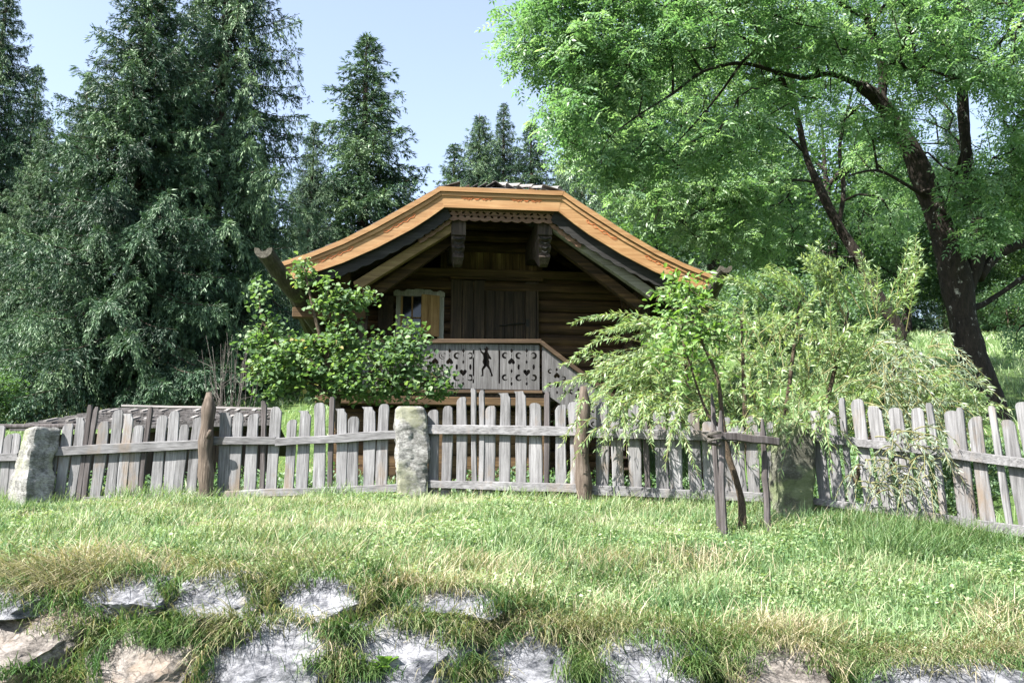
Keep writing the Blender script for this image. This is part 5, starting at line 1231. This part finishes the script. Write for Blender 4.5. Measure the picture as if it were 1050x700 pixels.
wl = Vector((at(800,440,9.9).x, 9.95, 0)); wl.z = gz(wl.x, wl.y)
willow = empty('willow_shrub', wl, 'large pale yellow green willow shrub with arching shoots spilling over the fence', 'shrub')
st = []
def hub(px, py, dy): return at(px, py, 9.9+dy)
for i in range(520):      # dense body
    px = rng.uniform(665, 985); tp = np.interp(px, [610,680,760,850,930,985], [400,360,325,325,360,410]); py = rng.uniform(tp+15, 455)
    p = hub(px, py, rng.uniform(-.5,.9)); ax = (px-800)/220
    st.append(((p.x,p.y,p.z), (ax*.9+rng.normal(0,.45), rng.normal(-.25,.5), rng.uniform(.4,1.5)), rng.uniform(.3,.7), rng.uniform(.1,.6)))
for i in range(48):      # long arching sprays to the left, over the fence
    px = rng.uniform(655, 740); py = rng.uniform(330, 430); p = hub(px, py, rng.uniform(-.4,.3))
    st.append(((p.x,p.y,p.z), (-1, rng.normal(-.35,.3), rng.uniform(.05,.55)), rng.uniform(.55,1.15), rng.uniform(.3,.75)))
for (px, py, dx, dz, ln, sg) in ((700,345,-1,.35,1.0,.35),(690,365,-1,.25,.95,.45),(680,385,-1,.1,.85,.5),(730,320,-.8,.55,.8,.3),(860,320,-.35,1,.8,.25),(880,310,-.55,1,.85,.35),(845,310,-.2,1,.75,.2),(915,320,.3,1,.75,.2),(925,330,.1,1,.95,.1),(900,330,.6,1,.6,.4),(780,310,-.7,.6,.6,.3),(820,305,-.7,.7,.55,.25),(770,330,-.9,.5,.9,.4),(835,320,-.6,.9,1.0,.35),(870,325,-.5,1,1.05,.3),(720,345,-1,.45,.9,.35),(900,325,-.2,1,.9,.3)):
    for j in range(4):
        p = hub(px+rng.normal(0,5), py+rng.normal(0,5), -.1); st.append(((p.x,p.y,p.z), (dx+rng.normal(0,.1), rng.normal(-.15,.1), dz+rng.normal(0,.08)), ln*rng.uniform(.8,1.05), sg))
for i in range(60):      # drooping in front of the fence, the left part and the corner
    px = rng.choice([rng.uniform(600,735), rng.uniform(760,870)]); p = at(px, rng.uniform(405,440), np.interp(px,[600,820,870],[9.3,8.7,8.4]))
    st.append(((p.x,p.y,p.z), (rng.normal(-.25,.4), -.35, .25), rng.uniform(.25,.62), rng.uniform(.7,1.5)))
shoots(willow, wl, st, 95, .095, .19, 'willow', 'willowstem')
limb_mb([([tuple(wl+Vector((dx,0,-.1))), tuple(wl+Vector((dx*1.6,.0,.5))), tuple(hub(a,b,0))], [.035,.03,.012]) for dx,a,b in ((-.5,700,345),(-.2,760,320),(0,820,310),(.2,870,320),(.5,930,340),(-.7,680,380),(.7,960,370))], 'twig', willow, wl, 'branch', 7)
# darker right part of the shrub
w2 = Vector((at(960,430,9.4).x, 9.2, 0)); w2.z = gz(w2.x, w2.y)
ws = empty('willow_shrub', w2, 'darker grey green willow clump hanging through and over the right fence span', 'shrub')
st = []
for i in range(110):
    px = rng.uniform(880, 975); py = rng.uniform(350, 440); p = at(px, py, 9.2+rng.uniform(-.5,.5)); st.append(((p.x,p.y,p.z), (rng.uniform(-.2,.8), rng.normal(-.3,.3), rng.uniform(-.2,.7)), rng.uniform(.2,.5), rng.uniform(.5,1.3)))
for i in range(65):
    px = rng.uniform(885, 965); py = rng.uniform(440, 505); fp, d = fence_plane(px, py); fp = fp + Vector((d.y,-d.x,0))*rng.uniform(.06,.25)
    st.append(((fp.x,fp.y,fp.z), (rng.normal(0,.5), -.3, rng.uniform(-.1,.4)), rng.uniform(.15,.36), rng.uniform(.6,1.4)))
shoots(ws, w2, st, 62, .085, .15, 'silver', 'willowstem', vmean=.4)

# ---- sapling tied to the frame
sb = hit(760, 546); YS2 = sb.y + .05
sap = empty('sapling', sb, 'young leafy sapling with a thin crooked stem tied to the stake frame', 'tree')
def p3(l): return [tuple(at(a, b, YS2)) for a, b in l]
skS = [([tuple(sb-Vector((0,0,.1)))]+p3([(761,520),(755,492),(747,468),(742,440),(739,410),(735,385),(722,355),(712,330),(706,300)]), [.034,.03,.027,.024,.02,.017,.014,.012,.009,.005]),
       (p3([(742,440),(726,425),(716,400),(708,375),(700,350)]), [.014,.012,.010,.008,.005])]
atS = np.concatenate([ellipsoid_pts(tuple(at(a,b,YS2+c)), (r,r,r*.8), n) for a,b,c,r,n in ((706,290,0,.20,30),(715,322,0,.28,34),(695,345,-.1,.25,26),(738,335,0,.2,16),(715,375,0,.25,18),(690,310,0,.15,12))])
NN, PA, RR, tips, n0 = grow(skS, atS, .12, .1, .0028)
limb_mb(skS, 'twig', sap, sb, n=8); wood_mesh('branches', NN, PA, RR, n0, 'twig', sap, sb)
crown_leaves(NN, PA, tips, 6, .06, 'hex', 'oak', sap, sb, .7, None, .065, .5)

# ---- maple-like shrub at the left of the cabin
mp_ = Vector((at(350,440,12.6).x, 12.9, 0)); mp_.z = gz(mp_.x, mp_.y)
mpl = empty('maple_shrub', mp_, 'leafy green shrub with upright shoots and few reddish tips left of the cabin', 'shrub')
def p4(l): return [tuple(at(a, b, 12.9+c)) for a, b, c in l]
skM = [([tuple(mp_+Vector((0,0,-.1)))]+p4([(345,410,0),(335,370,0),(322,320,-.1),(312,275,-.1)]), [.06,.045,.035,.02,.008]), (p4([(345,410,0),(375,385,-.1),(400,365,-.1),(416,335,-.1)]), [.035,.025,.018,.007]),
       (p4([(345,410,0),(300,375,0),(270,330,0),(266,300,0)]), [.035,.025,.015,.007]), (p4([(375,385,-.1),(420,395,-.1),(452,385,-.1)]), [.02,.015,.008]), (p4([(335,370,0),(352,320,0),(372,302,0)]), [.02,.012,.006])]
spec = [(300,368,.1,.55,.5,.33,80),(335,375,0,.65,.5,.45,90),(290,385,0,.45,.4,.3,45),(380,385,0,.55,.5,.35,80),(430,392,0,.42,.35,.26,55),(325,322,0,.22,.3,.22,22),(345,340,0,.35,.3,.25,30),(272,335,0,.15,.25,.25,14),(312,285,0,.08,.1,.32,22),(338,296,-.1,.08,.1,.26,14),(355,310,0,.2,.15,.15,14),(395,355,0,.3,.25,.2,24),(416,345,0,.07,.1,.34,16),(428,352,-.2,.06,.1,.3,13),(404,360,-.2,.07,.1,.24,10),(262,350,0,.2,.2,.2,12),(372,302,0,.12,.1,.10,8),(268,292,0,.05,.1,.34,12)]
atM = np.concatenate([ellipsoid_pts(tuple(at(a,b,12.9+c)), (rx,ry,rz), n) for a,b,c,rx,ry,rz,n in spec])
atM = atM[atM[:,2] > G(atM[:,0], atM[:,1])+.1]
atM = keep_off(atM, [[(266,250),(322,332)]], 15, 20)
NN, PA, RR, tips, n0 = grow(skM, atM, .16, .1, .0035)
limb_mb(skM, 'twig', mpl, mp_, 'stem', 7); wood_mesh('branches', NN, PA, RR, n0, 'twig', mpl, mp_)
crown_leaves(NN, PA, tips, 13, .085, 'hex', 'maple', mpl, mp_, .5, None, .072, .78, 'foliage')
# ---- bare twigs of a dead shrub
dp = hit(238, 408, 12.0)
dp = Vector((at(238,410,16.5).x, 16.5, 0)); dp.z = gz(dp.x, dp.y)
dead = empty('dead_shrub', dp, 'leafless shrub of thin pale upright twigs left of the leafy shrub', 'shrub')
mb = MB()
for i in range(26):
    a = at(236+rng.normal(0,8), 415, 16.5+rng.normal(0,.2)); a.z = gz(a.x, a.y)-.05; t_ = at(236+rng.normal(0,15), rng.uniform(340,385), 16.5+rng.normal(0,.3)); m_ = a.lerp(t_, .5)+Vector((rng.normal(0,.05),0,0))
    mb.tube([a, m_, t_], [.008,.006,.003], 5)
    for k in range(2): q = m_.lerp(t_, rng.uniform(.1,.8)); mb.tube([q, q+Vector((rng.normal(0,.14), rng.normal(0,.1), rng.uniform(.1,.25)))], [.005,.003], 4)
mb.build('stems', M['drytwig'], dead, loc=dp)
# ---- undergrowth weeds behind the fence (mass)
x, y = band(70000, -6.5, 5.5, 9, 13.5); k = (y > np.interp(x, FX, FY)+.15) & (vnoise(x*.9+5,y*.9) > .35); x, y = x[k], y[k]; n = len(x)
P = np.stack([x, y, G(x,y)+rng.uniform(0,.42,n)*vnoise(x*1.7,y*1.7)], 1); Lw = rng.uniform(.03,.07,n)
V, F = leaf_quads(P, rvec(n)+np.array([0,0,.3]), norm(rng.normal(0,.5,(n,3))+np.array([-.2,-.2,1])), Lw, Lw*.5)
tag(mesh_np('undergrowth', V, [F], M['bgleaf'], None, False, np.repeat(np.clip(rng.normal(.7,.2,n),0,1),4)), 'low leafy weeds growing behind the picket fence', 'undergrowth', kind='stuff')
